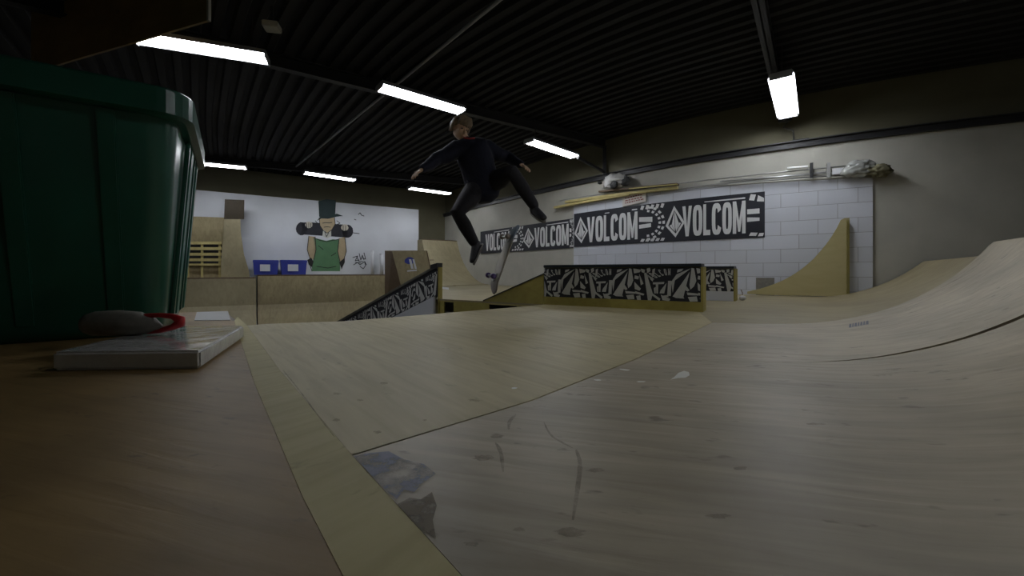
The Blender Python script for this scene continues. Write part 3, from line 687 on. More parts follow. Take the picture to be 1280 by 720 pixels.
# ------------------------------------------------------------------ mural
mur = thing('mural', 'painted figure in top hat and green vest holding a skateboard behind the neck', 'mural')
def paint(name, polys, col, off, par=mur, lab=None):
    bm = nb(); shapes(bm, polys, lambda x, y: onpart(x, y, off)); return obj(name, bm, mat('paint_'+name, col, .7, var=.08, scale=6), par, label=lab)
O1, O2, O3, O4 = .003, .006, .009, .012
paint('painted_board', [[(377, 278), (390, 278), (434, 281), (435, 297), (377, 293)], blot(377, 286, 7, 8.4, j=.03), blot(434.5, 289, 7, 8.4, j=.03)], (.012, .012, .02), O1)
paint('painted_vest', [[(392, 297), (400, 299), (408, 301), (416, 299), (424, 300), (423, 318), (425, 330), (425, 339), (390, 339), (390, 330), (394, 315)]], (.09, .21, .10), O1)
paint('painted_arm', [[(386, 295), (394, 296), (395, 312), (392, 324), (388, 325), (384, 312)]], (.42, .33, .20), O1)
paint('painted_arm', [[(424, 298), (431, 296), (433, 314), (429, 327), (424, 326), (422, 314)]], (.42, .33, .20), O1)
paint('painted_face', [[(399, 272), (418, 272), (419, 280), (415, 287), (409, 291), (404, 288), (400, 282)]], (.42, .33, .20), O2)
paint('painted_beard', [[(404, 287), (409, 291), (414, 287), (414, 295), (409, 298), (403, 295)]], (.50, .50, .46), O3)
paint('painted_hat', [[(398, 251.5), (408, 249), (420, 250.5), (419, 268), (409, 272), (399, 271)], [(396, 276), (402, 269), (412, 270), (421, 267), (429, 270), (420, 271), (410, 273.5), (402, 273)]], (.010, .028, .03), O3)
paint('painted_hand', [blot(386, 281, 4.5, 4, j=.08)], (.52, .49, .40), O3)
paint('painted_hand', [blot(431, 284.5, 4.5, 4, j=.08)], (.52, .49, .40), O3)
ol = []
for st in ([(386, 295), (384, 312), (388, 325), (387, 330), (390, 339)], [(394, 296), (395, 312), (392, 325)], [(392, 297), (400, 300.5), (408, 302), (416, 300.5), (424, 299)], [(431, 296), (433, 314), (429, 327), (427, 336)], [(424, 298), (422, 314), (425, 327)], [(399, 272), (400, 282), (404, 288), (409, 291.5), (415, 287), (419, 280), (418, 271)], [(403, 279), (407, 278.3), (411, 278.6), (415, 278)], [(405, 284), (409, 283.4), (413, 284)], [(406, 290), (408, 296), (411, 291)], [(383, 279), (383.5, 284)], [(386, 278.5), (386, 284.5)], [(388.5, 279), (388.5, 284)], [(429, 282), (429, 287.5)], [(432, 282), (432, 288)], [(394, 276), (397, 279), (392, 280)], [(421, 276), (425, 279), (420, 281)], [(396, 333), (410, 335), (420, 333)], [(398, 307), (404, 312)], [(414, 320), (420, 316)]):
    ol += ribbon(st, .8)
ol += [[(384, 325), (389, 322), (392, 327), (390, 334), (386, 331)], [(424, 328), (431, 322), (431, 328), (427, 336)]]
paint('painted_outline', ol, (.015, .015, .015), O4)
rebase(mur, onpart(408, 340, 0))
tg = nb(); strokes = []
for st in ([(441, 322), (447, 320), (444, 326), (449, 325)], [(449, 317), (451, 325), (453, 319), (455, 325)], [(455, 316), (457, 324), (452, 322)], [(442, 331), (447, 328), (450, 331), (456, 327), (458, 331)], [(450, 333), (454, 336), (457, 332), (456, 328)], [(446, 321), (449, 327), (454, 327)], [(444, 328), (451, 329)], [(448, 268), (450, 266), (452, 269), (455, 270)], [(443, 274), (445, 275)], [(441, 291), (449, 292)]):
    strokes += ribbon(st, .9)
shapes(tg, strokes, lambda x, y: onpart(x, y, O2)); o = obj('graffiti_tag', tg, M['ink']); tag(o, 'small black scribbled tag on the white wall right of the painted figure', 'graffiti')

# ------------------------------------------------------------------ banners on the long wall
def banner(px0, px1, z0, z1, off, units, lab, ends):
    t = thing('banner', lab, 'banner', 'printed banners on the long wall'); s0, s1 = s_of(px0, off), s_of(px1, off)
    bm = nb(); wstrip(bm, s0, s1, z0, z1, off-.004, off, max(3, int((s1-s0)/.15))); obj('cloth', bm, M['ink'], t, label='black cloth')
    f = lambda px, v: W(s_of(px, off), z0+(z1-z0)*v, off+.003)
    
    for kind, a, b_ in units:
        if kind == 'w':
            for ch, pls in lettersets('VOLCOM', a, b_):
                wb = nb(); shapes(wb, [[(x, .11+.73*y) for x, y in pl] for pl in pls], f); bmesh.ops.remove_doubles(wb, verts=wb.verts, dist=1e-5); obj('letter', wb, M['banner'], t, label='white condensed capital '+ch)
            cb = nb(); shapes(cb, [[(a+(b_-a)*.35, .885), (b_-.5, .88), (b_-.5, .915), (a+(b_-a)*.35, .905)]], f); obj('stripe', cb, M['banner'], t)
        elif kind == 's': eb = nb(); shapes(eb, stone(a, b_, .10, .88), f); obj('emblem', eb, M['banner'], t, label='white faceted stone emblem')
        elif kind == 'c':
            w_ = b_-a; q = [[(a, .56), (a+w_*.5, .53), (a+w_*.5, .66), (a, .68)], [(a, .38), (a+w_*.45, .40), (a+w_*.45, .50), (a, .48)]]
            cx = a+w_*.25
            for k in range(9):
                th_ = math.radians(-80+k*20); r0, r1 = .60, .78
                for rr0, rr1 in ((.36, .43), (.47, .54)):
                    aa, ab = th_-.1, th_+.08; q.append([(cx+w_*1.35*rr*math.cos(tt), .5+.82*rr*math.sin(tt)) for rr, tt in ((rr0, aa), (rr1, aa), (rr1, ab), (rr0, ab))])
            for k in range(5):
                x = a+w_*(.04+.19*k); q.append([(x, .04), (x+w_*.12, .03), (x+w_*.18, .10), (x+w_*.06, .11)]); q.append([(x, .88), (x+w_*.10, .86), (x+w_*.16, .96), (x+w_*.05, .98)])
            cb = nb(); shapes(cb, q, f); obj('checks', cb, M['banner'], t, label='white stripes and checks')
        elif kind == 'e':
            w_ = b_-a; q = [[(a, .53), (b_-.3*w_, .53), (b_-.3*w_, .64), (a, .64)], [(a, .36), (b_-.3*w_, .37), (b_-.3*w_, .44), (a, .46)], [(a+w_*.1, .84), (a+w_*.4, .82), (a+w_*.5, .95), (a+w_*.2, .97)], [(a+w_*.55, .80), (b_-1, .78), (b_-1, .86), (a+w_*.62, .93)], [(a+w_*.1, .05), (a+w_*.5, .04), (a+w_*.6, .11), (a+w_*.2, .12)], [(a+w_*.6, .03), (a+w_*.9, .03), (a+w_*.95, .1), (a+w_*.7, .1)]]
            cb = nb(); shapes(cb, q, f); obj('checks', cb, M['banner'], t, label='white stripes and checks')
    rebase(t, W((s0+s1)/2, z0, off))
zA, zB = wz(660, 313.5, .02), wz(660, 281, .02)
banner(600.5, 716.5, zA, zB, .02, [('w', 607, 637), ('c', 639, 655), ('s', 654, 668), ('w', 668, 711), ('c', 712, 717)], 'black and white banner on the cream wall behind the skateboard', 0)
zA, zB = wz(840, 302, .05), wz(840, 251.5, .05)
banner(717.5, 956, zA, zB, .05, [('s', 718, 735), ('w', 734, 797), ('c', 799, 832), ('s', 832, 856), ('w', 853, 932), ('e', 934, 956)], 'long black and white banner on the painted block wall above the ledges', 0)

# ------------------------------------------------------------------ wall clutter
def wtube(name, px0, py0, px1, py1, r, off, m, lab, cat='pipe', grp=None, seg=8):
    s0, s1 = s_of(px0, off), s_of(px1, off); z0, z1 = wz(px0, py0, off), wz(px1, py1, off); n_ = 14
    bm = nb(); tube(bm, [W(s0+(s1-s0)*i/n_, z0+(z1-z0)*i/n_, off) for i in range(n_+1)], r, seg, cap=False); o = obj(name, bm, m, smooth=True); tag(o, lab, cat, grp); return o
GP = 'thin pipes stored along the wall'
wtube('pipe', 700, 251, 1062, 207, .010, .10, M['pipe'], 'longest thin grey pipe, topmost of the bundle along the wall', grp=GP)
wtube('pipe', 845, 237, 1064, 211.5, .010, .07, M['pipe'], 'thin grey pipe just below the topmost one in the wall bundle', grp=GP)
wtube('pipe', 900, 227, 1064, 214.5, .010, .10, M['steel'], 'shiny thin pipe in the middle of the wall bundle', grp=GP)
wtube('pipe', 880, 232.5, 1060, 218, .012, .07, M['pipe'], 'thin pipe second from the bottom of the wall bundle', grp=GP)
wtube('pipe', 910, 231, 1058, 221, .012, .10, M['cream'], 'cream pipe lying lowest in the wall bundle', grp=GP)
wtube('white_tube', 984, 210.5, 1010, 208.5, .018, .14, mat('reflection_white', (.92, .92, .92), .3), 'bright reflection on the stored pipes, shaped as a short white tube', 'tube')  # white tube stands in for a reflection on the pipes
for px in (1012, 1033):
    off = .05; s0 = s_of(px, off); bm = nb(); wstrip(bm, s0, s0+.035, wz(px, 224), wz(px, 206), .055, .125, 2); o = obj('pipe_bracket', bm, M['blacks'] if px == 1012 else M['pipe']); tag(o, 'dark strap around the pipes left of the white paper tag' if px == 1012 else 'grey strap around the pipes touching the white paper tag', 'bracket', 'straps holding the pipes')
bm = nb(); s0, s1 = s_of(1040, .12), s_of(1056, .12); wstrip(bm, s0, s1, wz(1048, 217.5, .12), wz(1048, 210, .12), .118, .126, 2); o = obj('paper_tag', bm, M['label']); tag(o, 'white rectangular tag wrapped on the pipes near the plastic bag', 'tag')
def crumple(name, cpx, cpy, off, rx, ry, rz, m, lab, cat, seed, amp=.25):
    random.seed(seed); c = W(s_of(cpx, off), wz(cpx, cpy, off), off); _, d, n_ = wall_at(s_of(cpx, off)); bm = nb()
    bmesh.ops.create_icosphere(bm, subdivisions=4, radius=1)
    dirs = [(unit((random.gauss(0, 1), random.gauss(0, 1), random.gauss(0, 1))), random.uniform(-amp, amp), random.uniform(4, 12)) for _ in range(14)]
    for v in bm.verts:
        k = v.co.normalized(); s_ = 1+sum(a_*math.exp(-p_*(1-k.dot(q))) for q, a_, p_ in dirs)+amp*.9*(noise.noise(k*3.1+Vector((seed, 0, 0)))+.6*abs(noise.noise(k*7+Vector((0, seed, 0)))))+random.uniform(-.02, .02); v.co = Vector((d.x, d.y, 0))*k.x*rx*s_+Vector((n_.x, n_.y, 0))*k.y*ry*s_+Vector((0, 0, 1))*k.z*rz*s_+c
    o = obj(name, bm, m, smooth=True); tag(o, lab, cat); return o
crumple('plastic_bag', 1074, 211, .12, .16, .08, .11, mat('grey_film', (.34, .35, .33), .25, var=.25, scale=14, coat=.4), 'crumpled grey translucent plastic bag hung on the right ends of the pipes', 'bag', 3, .4)
crumple('rag_bundle', 1096, 214, .12, .13, .08, .085, mat('olive_cloth', (.13, .12, .07), .9, var=.3, scale=20, bump=.3), 'olive brown rag bundle at the far right end of the pipes', 'cloth', 9, .4)
# yellow boards on the pipes
def wplank(px0, py0, px1, py1, h, off0, off1, m, lab, grp):
    s0, s1 = s_of(px0, off1), s_of(px1, off1); z0, z1 = wz(px0, py0, off1), wz(px1, py1, off1); bm = nb(); wstrip(bm, s0, s1, (z0-h, z1-h), (z0, z1), off0, off1); o = obj('wooden_plank', bm, m); tag(o, lab, 'plank', grp)
GK = 'wooden planks stored above the banner'
wplank(692, 258, 786, 241, .045, .05, .13, M['pine'], 'pale wooden plank, lowest in the stack over the corner of the white blockwork', GK)
wplank(706, 251, 846, 232.5, .045, .05, .14, M['pine'], 'long pale wooden plank in the middle of the stack under the white bundle', GK)
wplank(748, 238.5, 846, 228.5, .03, .05, .16, M['darkwood'], 'thin dark wooden plank directly under the white and black bundle', GK)
wplank(786, 235, 846, 229.5, .02, .16, .20, M['pine'], 'short pale strip at the front of the plank stack', GK)
o = crumple('stuffed_bundle', 768, 227.5, .13, .20, .10, .13, mat('white_cloth', (.52, .51, .50), .85, var=.12, scale=9), 'white and black crumpled bundle lying on the stacked planks', 'bundle', 21, .35)
q = crumple('dark_patch', 768, 231, .20, .07, .05, .075, M['blacks'], 'x', 'x', 5, .2); q.parent = o; del q['category']; q['label'] = 'black patch'
q = crumple('dark_patch', 781, 226, .15, .10, .09, .09, mat('dark_cloth', (.08, .08, .085), .9), 'x', 'x', 8, .3); q.parent = o; del q['category']; q['label'] = 'dark grey fold'
q = crumple('dark_patch', 750, 228.5, .15, .045, .05, .035, M['blacks'], 'x', 'x', 6, .2); q.parent = o; del q['category']; q['label'] = 'small black tip'
# small notice
t = thing('notice_sign', 'small white notice with red brown lines of text above the long banner', 'sign')
s0, s1 = s_of(778.5, .06), s_of(807.5, .06); zb, zt_ = wz(793, 254.5, .06), wz(793, 241.5, .06)
bm = nb(); wstrip(bm, s0, s1, (zb-.03, zb+.01), (zt_-.03, zt_+.01), .045, .07, 2); obj('board', bm, mat('notice_white', (.62, .58, .54), .6), t)
bm = nb(); fz = lambda x, v: W(s0+(s1-s0)*x, zb-.03+.04*x+(zt_-zb)*v, .073)
for v in (.75, .5, .28):
    x = .12
    while x < .86: w_ = random.uniform(.05, .12); shapes(bm, [[(x, v-.05), (x+w_, v-.05), (x+w_, v+.05), (x, v+.05)]], fz); x += w_+.03
obj('text_lines', bm, M['txt'], t, label='three lines of small red brown text'); rebase(t, W((s0+s1)/2, zb, .05))
# cut-out transition template leaning on the wall
t = thing('ramp_template', 'pale plywood ramp side with a concave curved edge leaning on the block wall', 'panel')
Ya = onz(1062, 370.5).y
def tp(px, py):
    """the template's plane stands parallel to the wall just in front of it"""
    lo_, hi_ = 3, 9; a = W(s_of(1062, .14), 0, .14); b_ = W(s_of(935, .20), 0, .20); d = (b_-a); k = (px-640)/F; tt = (k*a.y-a.x)/(d.x-k*d.y); p = a+d*tt; return Vector((p.x, p.y, CZ+(HZ-py)/F*p.y))
cur = [(1056, 272.5), (1051, 275), (1046, 285), (1040, 295), (1033, 305), (1025, 314.5), (1017, 323.5), (1008, 331.5), (999, 338.5), (990, 344.3), (980, 349.8), (970, 354.2), (960, 358), (950, 361), (934, 364.5)]
low = [(934, 367.5), (985, 369.5), (1062, 370.5)]
poly = [tp(1062, 272.5)]+[tp(*q) for q in cur]+[tp(*q) for q in low]
dz_ = DZ+.002-min(p.z for p in poly[-3:])
nn2 = Vector((*wall_at(s_of(1000))[2], 0))
bm = nb(); prism(bm, poly, -nn2*.02); obj('face_sheet', bm, ply('faded_plywood', (.47, .41, .21), (.42, .36, .17), .5, .55, .08, 1, .1), t)
bm = nb(); prism(bm, [tp(1058, 275), tp(1062, 275), tp(1062, 370), tp(1058, 370)], -nn2*.10); obj('edge_rib', bm, M['yellow'], t)
rebase(t, tp(1000, 370))
bm = nb(); a_ = onz(930, 369); prism(bm, [W(s_of(945, .06), DZ, .046), W(s_of(968, .06), DZ, .046), W(s_of(968, .06), wz(956, 347), .046), W(s_of(945, .06), wz(956, 347), .046)], nn2*.03); o = obj('shadow_block', bm, M['greyp']); tag(o, 'small grey block as painted shadow behind the thin end of the curved plywood ramp side', 'block')  # grey block stands in for the shadow here

# ------------------------------------------------------------------ lamps
def make_lamp(L, loc, ang, lab, first=None):
    if first is None:
        t = thing('ceiling_lamp', lab, 'lamp', 'three tube fluorescent ceiling lamps')
        bm = nb(); pr = [(-.13, .02), (-.10, .07), (.10, .07), (.13, .02), (.125, .015), (.095, .055), (-.095, .055), (-.125, .015)]
        prism(bm, [(-.60, y, z) for y, z in pr], (1.2, 0, 0)); obj('housing', bm, M['housing'], t)
        for y in (-.075, 0, .075):
            bm = nb(); tube(bm, [(-.585, y, .02), (.585, y, .02)], .019, 12, cap=False); obj('tube', bm, M['tube'], t, True, label='glowing white tube')
        for x in (-.605, .59):
            bm = nb(); obox(bm, (x, -.11, -.005), (.015, 0, 0), (0, .22, 0), (0, 0, .06)); obj('socket_plate', bm, M['housing'], t)
        for x in (-.45, .45):
            bm = nb(); tube(bm, [(x, 0, .07), (x, 0, 1)], .006, 6, cap=False); obj('hanger', bm, M['blacks'], t)
    else:
        t = first.copy(); COL.objects.link(t); t['label'] = lab
        for c in first.children: d = c.copy(); COL.objects.link(d); d.parent = t
    t.location = loc; t.rotation_euler = (0, 0, ang); t.scale = (L/1.2, 1, 1)
    for c in t.children:
        if c.name.startswith('hanger'): c.scale = (1, 1, 1)
    return t
LZ = 3.47
lamps = [((182, 52), (320, 74), 'ceiling lamp nearest the hanging brown panel at upper left'), ((474, 111), (577, 141), 'ceiling lamp directly above the skater\'s head'),
         ((661, 178), (718, 197), 'ceiling lamp beside the steel bracket, right of the skater'), ((980, 95), (986, 147), 'ceiling lamp seen end on, high in front of the khaki wall'),
         ((244, 205), (292, 209.5), 'far ceiling lamp partly hidden by the rim of the green bin'), ((380, 217), (443, 226), 'far ceiling lamp above the mural'),
         ((511, 236), (562, 243), 'far ceiling lamp just below the skater\'s outstretched arm')]
first = None
for (a, b_, lab) in lamps:
    pa, pb = zpt(*a, LZ), zpt(*b_, LZ)
    if a[0] == 980: pa, pb = zpt(976, 97, LZ), zpt(985, 147, LZ)
    c = (pa+pb)/2; d = pb-pa; L = max(1.1, min(1.6, d.length)); o = make_lamp(L, c, math.atan2(d.y, d.x), lab, first); first = first or o
for (x, y, an, lab) in ((2.2, 1.6, .8, 'added unseen ceiling lamp over the near right side of the platform'), (2.2, -1.6, .8, 'added unseen ceiling lamp behind the camera')):
    make_lamp(1.2, Vector((x, y, LZ)), an, lab, first)  # lamps out of view, added to light the foreground
# hangers reach the roof: shared mesh scaled once
hm = set(o.data for o in COL.objects if o.name.startswith('hanger'))
for me in hm:
    for v in me.vertices:
        if v.co.z > .5: v.co.z = CEIL-LZ+.0
# lamp cord
bm = nb(); a = zpt(985, 152, LZ+.03); b_ = W(s_of(990), 3.22, .08); tube(bm, [a, a+Vector((-.02, .08, -.06)), a.lerp(b_, .4)+Vector((.05, 0, -.02)), b_.lerp(a, .2)+Vector((.04, 0, -.06)), b_, W(s_of(1010), 3.225, .07)], .009, 8); o = obj('power_cord', bm, M['blacks'], smooth=True); tag(o, 'dark power cord hanging from the right lamp to the wall beam', 'cord')
bm = nb(); a = zpt(985, 150, LZ+.02); obox(bm, a+Vector((-.08, 0, 0)), (.14, .0, 0), (0, .10, 0), (0, 0, .07)); o = obj('junction_box', bm, M['blacks']); tag(o, 'dark box at the lower end of the right lamp', 'box')
# bracket at C
t = thing('steel_bracket', 'dark steel bracket reaching from the beam line to the lamp right of the skater', 'bracket')
a = zpt(722, 197, 3.36); b_ = W(s_of(757), 3.24, .04); bm = nb(); tube(bm, [a, b_+Vector((0, 0, .02))], .03, 6, cap=False); obj('arm', bm, M['blacks'], t)
bm = nb(); obox(bm, b_+Vector((-.03, -.03, -.05)), (.06, 0, 0), (0, .06, 0), (0, 0, bz-b_.z+.04)); obj('post', bm, M['blacks'], t); rebase(t, b_)
# roof conduit and junction box
bm = nb(); tube(bm, [(1.6, 1.75, 3.84), (0, 3.6, 3.84), (-2.5, 6.5, 3.84), (-5.6, 10.1, 3.84)], .018, 8, cap=False); o = obj('roof_conduit', bm, M['housing'], smooth=True); tag(o, 'thin grey conduit running along the black roof above the skater', 'pipe')
t = thing('junction_box', 'pale square electrical box under the roof beside the large left lamp', 'box'); c = zpt(340, 31, 3.72)
bm = nb(); obox(bm, c+Vector((-.075, -.05, -.03)), (.14, .03, 0), (-.03, .13, 0), (0, 0, .06)); bevel(bm, .008); obj('box_body', bm, M['cream'], t)
bm = nb(); tube(bm, [c+Vector((0, 0, .03)), c+Vector((0, 0, .25))], .012, 8, cap=False); obj('stem', bm, M['blacks'], t); rebase(t, c)
# hanging panel at the upper left
t = thing('hanging_panel', 'brown plywood panel with a pale edge hanging from the roof at upper left', 'panel')
a = zpt(263, 27, 3.30); b_ = zpt(150, 60, 3.30); b_ = a+(b_-a)*2.2; d = unit(b_-a); nrm = Vector((-d.y, d.x, 0))
bm = nb(); obox(bm, a, b_-a, nrm*.018, (0, 0, CEIL-3.30)); obj('sheet', bm, M['brown'], t)
bm = nb(); obox(bm, a-d*.006-nrm*.002, d*.02, nrm*.022, (0, 0, CEIL-3.30)); obj('edge_strip', bm, M['cream'], t, label='pale edge'); rebase(t, (a+b_)/2)

# ------------------------------------------------------------------ green bin
t = thing('plastic_bin', 'large dark green plastic bin with a broad rim at the left edge', 'bin')
bw = unit((-.575, .817)); bl = Vector((-bw.y, -bw.x)); bl = Vector((-.817, -.575))
BR = Vector((-1.655, 2.07))
def rrect(x0, x1, y0, y1, r, z, n_=6):
    pts = []
    for cx, cy, a0 in ((x0+r, y0+r, 180), (x1-r, y0+r, 270), (x1-r, y1-r, 0), (x0+r, y1-r, 90)):
        for k in range(n_+1):
            t_ = math.radians(a0+90*k/n_); x, y = cx+r*math.cos(t_), cy+r*math.sin(t_); p = BR+bl*x+bw*y; pts.append(Vector((p.x, p.y, z)))
    return pts
def loft(bm, rings, close=True):
    R = [[bm.verts.new(p) for p in r] for r in rings]
    for i in range(len(R)-1):
        for k in range(len(R[0])): j = (k+1) % len(R[0]); bm.faces.new((R[i][k], R[i][j], R[i+1][j], R[i+1][k]))
    if close: bm.faces.new(R[0][::-1]); bm.faces.new(R[-1])
BT = 2.232; bwid, bdep = 1.0, 1.36
bm = nb(); loft(bm, [rrect(.16, bwid-.10, .34, bdep-.06, .10, DZ+.002), rrect(.15, bwid-.10, .32, bdep-.06, .11, DZ+.06), rrect(.07, bwid-.04, .08, bdep-.05, .12, BT-.13), rrect(.07, bwid-.04, .08, bdep-.05, .12, BT-.02)]); obj('body', bm, M['green'], t, True)
bm = nb(); loft(bm, [rrect(.035, bwid-.01, .035, bdep-.01, .13, BT-.135), rrect(.0, bwid+.02, .0, bdep+.02, .14, BT-.13), rrect(.0, bwid+.02, .0, bdep+.02, .14, BT-.012), rrect(.012, bwid, .012, bdep, .13, BT)]); obj('rim', bm, M['green'], t)
def bl_pt(x, y, z): p = BR+bl*x+bw*y; return Vector((p.x, p.y, z))
for y0, wv, mm in ((.50, .07, 'green'), (.66, .16, 'green2'), (.92, .07, 'green'), (1.12, .10, 'green2')):
    bm = nb(); a0 = bl_pt(.145, y0+.06, DZ+.08); a1 = bl_pt(.145, y0+.06+wv*.9, DZ+.08); b0 = bl_pt(.062, y0, BT-.14); b1 = bl_pt(.062, y0+wv, BT-.14); prism(bm, [a0, a1, b1, b0], Vector((-bl.x, -bl.y, 0))*.022); bevel(bm, .006); obj('side_rib', bm, M[mm], t)
for x0 in (.30, .62):
    bm = nb(); a0 = bl_pt(x0, .33, DZ+.08); a1 = bl_pt(x0+.07, .33, DZ+.08); b0 = bl_pt(x0, .078, BT-.14); b1 = bl_pt(x0+.07, .078, BT-.14); prism(bm, [a0, a1, b1, b0], Vector((-bw.x, -bw.y, 0))*.02); bevel(bm, .006); obj('front_rib', bm, M['green'], t)
rebase(t, bl_pt(.5, .7, DZ))
# white wrapped slab, bracket tool
FR = onz(250, 461.5); BRr = onz(302, 424.5); lv = Vector((-.50, -.03, 0))
BRr = FR+(BRr-FR)*1.08
bm = nb(); prism(bm, [FR, BRr, BRr+lv*.8, FR+lv], (0, 0, .066)); bmesh.ops.translate(bm, verts=bm.verts, vec=(0, 0, .001)); bmesh.ops.subdivide_edges(bm, edges=list(bm.edges), cuts=0); bevel(bm, .009, 3); o = obj('wrapped_slab', bm, M['wrap']); tag(o, 'flat white slab wrapped in shiny plastic film in front of the green bin', 'slab')
t = thing('hand_tool', 'grey rounded tool with a red looped handle lying on the white slab', 'tool'); tz = DZ+.068
c0 = zc = None
def tl(px, dy, z): Y = 1.80+dy; return Vector(((px-640)/F*Y, Y, z))
bm = nb(); tube(bm, [tl(120, .0, tz+.050), tl(150, 0, tz+.052), tl(172, 0, tz+.050), tl(190, 0, tz+.042), tl(199, 0, tz+.036)], [.055, .058, .054, .034, .016], 20); obj('tool_body', bm, M['greyp'], t, True, label='grey tapered body')
bm = nb(); loop = [tl(182, 0, tz+.085), tl(200, 0, tz+.088), tl(216, 0, tz+.082), tl(226, 0, tz+.066), tl(226, 0, tz+.052), tl(216, 0, tz+.034), tl(200, 0, tz+.018), tl(186, 0, tz+.012)]
tube(bm, loop, [.010, .011, .013, .020, .020, .014, .012, .010], 12); obj('handle', bm, M['red'], t, True, label='glossy red plastic loop'); rebase(t, tl(160, 0, tz))
# pale board piece behind the slab
bm = nb(); prism(bm, [onz(243, 401), onz(288, 400.5), onz(285, 389.5), onz(246, 390.5)], (0, 0, .004)); o = obj('grey_sheet', bm, mat('grey_sheet', (.33, .33, .33), .5)); tag(o, 'flat grey sheet on the platform between the green bin and its far corner', 'sheet')

# ------------------------------------------------------------------ skateboard
sk = thing('skateboard', 'skateboard standing on end in mid air under the jumping skater', 'skateboard')
Yk = 4.05; top = P(643, 279, Yk+.04); bot = P(612, 366, Yk-.02); ctr = (top+bot)/2; Lx = unit(top-bot); Lb = (top-bot).length
Nz = Vector((-.93, -.37, 0)); Nz = unit(Nz-Lx*Nz.dot(Lx)); Wy = unit(Nz.cross(Lx))        # Nz: side with the trucks
MS = Matrix(((Lx.x, Wy.x, -Nz.x), (Lx.y, Wy.y, -Nz.y), (Lx.z, Wy.z, -Nz.z)))
def sp(x, y, z): return ctr+MS @ Vector((x, y, z))
hl, hw = Lb/2, .10; pts = []
def kick(x): e_ = max(0, abs(x)-hl*.66); return .04*(e_/(hl*.34))**1.4*1.0
bm = nb(); cols = 40; rowsv = []
for i in range(cols+1):
    x = -hl+2*hl*i/cols; e_ = max(0, abs(x)-(hl-hw)); wv = math.sqrt(max(.0004, hw*hw-e_*e_)); z = kick(x)
    rowsv.append([bm.verts.new(sp(x, wv*j/4, z+.006*(abs(j)/4)**2)) for j in range(-4, 5)])
for i in range(cols):
    for j in range(8): bm.faces.new((rowsv[i][j], rowsv[i][j+1], rowsv[i+1][j+1], rowsv[i+1][j]))
bmesh.ops.recalc_face_normals(bm, faces=bm.faces); bmesh.ops.solidify(bm, geom=list(bm.faces), thickness=.011)
dkm = bpy.data.materials.new('deck_graphic'); dkm.use_nodes = True; n = dkm.node_tree; b = n.nodes['Principled BSDF']; b.inputs['Roughness'].default_value = .5
tc = n.nodes.new('ShaderNodeTexCoord'); se = n.nodes.new('ShaderNodeSeparateXYZ'); cr = n.nodes.new('ShaderNodeValToRGB'); n.links.new(tc.outputs['Generated'], se.inputs[0]); n.links.new(se.outputs['Z'], cr.inputs['Fac']); n.links.new(cr.outputs['Color'], b.inputs['Base Color'])
cr.color_ramp.elements[0].color = (.22, .20, .19, 1); cr.color_ramp.elements[1].color = (.20, .26, .33, 1); cr.color_ramp.elements[0].position = .1; cr.color_ramp.elements[1].position = .82
e1 = cr.color_ramp.elements.new(.55); e1.color = (.33, .30, .23, 1); e2 = cr.color_ramp.elements.new(.72); e2.color = (.30, .28, .24, 1)
obj('deck', bm, dkm, sk, True, label='worn deck, blue grey at the upper end')
for xs in (-1, 1):
    x = xs*hl*.56; bm = nb(); obox(bm, sp(x-.04, -.027, -.002), MS @ Vector((.08, 0, 0)), MS @ Vector((0, .054, 0)), MS @ Vector((0, 0, -.012))); 
    tube(bm, [sp(x, 0, -.01), sp(x, 0, -.045)], [.02, .014], 10); tube(bm, [sp(x, -.075, -.05), sp(x, .075, -.05)], .010, 10); tk = obj('truck', bm, M['steel'], sk)
    for ys in (-1, 1):
        bm = nb(); tube(bm, [sp(x, ys*.066, -.05), sp(x, ys*.098, -.05)], .028, 18, cap=False); bevel(bm, .004, 2); obj('wheel', bm, mat('wheel_purple', (.08, .05, .17), .4) if xs < 0 else mat('wheel_grey', (.25, .22, .2), .4), tk, True)
rebase(sk, ctr)

# ------------------------------------------------------------------ skater
pe = thing('person', 'person in dark hoodie and trousers jumping above a flipping skateboard', 'person')
J = dict(pelvis=(603, 230, 4.27), waist=(599, 215, 4.24), chest=(593, 195, 4.17), upch=(590, 184, 4.14), neck=(584, 177, 4.11),
         shA=(570, 186, 4.09), elA=(545, 199, 3.94), wrA=(527, 212, 3.76), shB=(610, 185, 4.24), elB=(636, 197, 4.38), wrB=(652, 206, 4.20),
         hipA=(596, 235, 4.24), knA=(572, 266, 4.00), anA=(593, 304, 4.17), hipB=(613, 229, 4.28), knB=(641, 216, 4.02), anB=(668, 258, 4.13))
J = {k: P(*v) for k, v in J.items()}
skin = mat('skin', (.52, .33, .22), .55, var=.05, scale=30)
navy = mat('navy_hoodie', (.006, .007, .020), .9, var=.15, scale=30, bump=.2)
trou = mat('dark_trousers', (.010, .009, .013), .85, var=.2, scale=30, bump=.2)
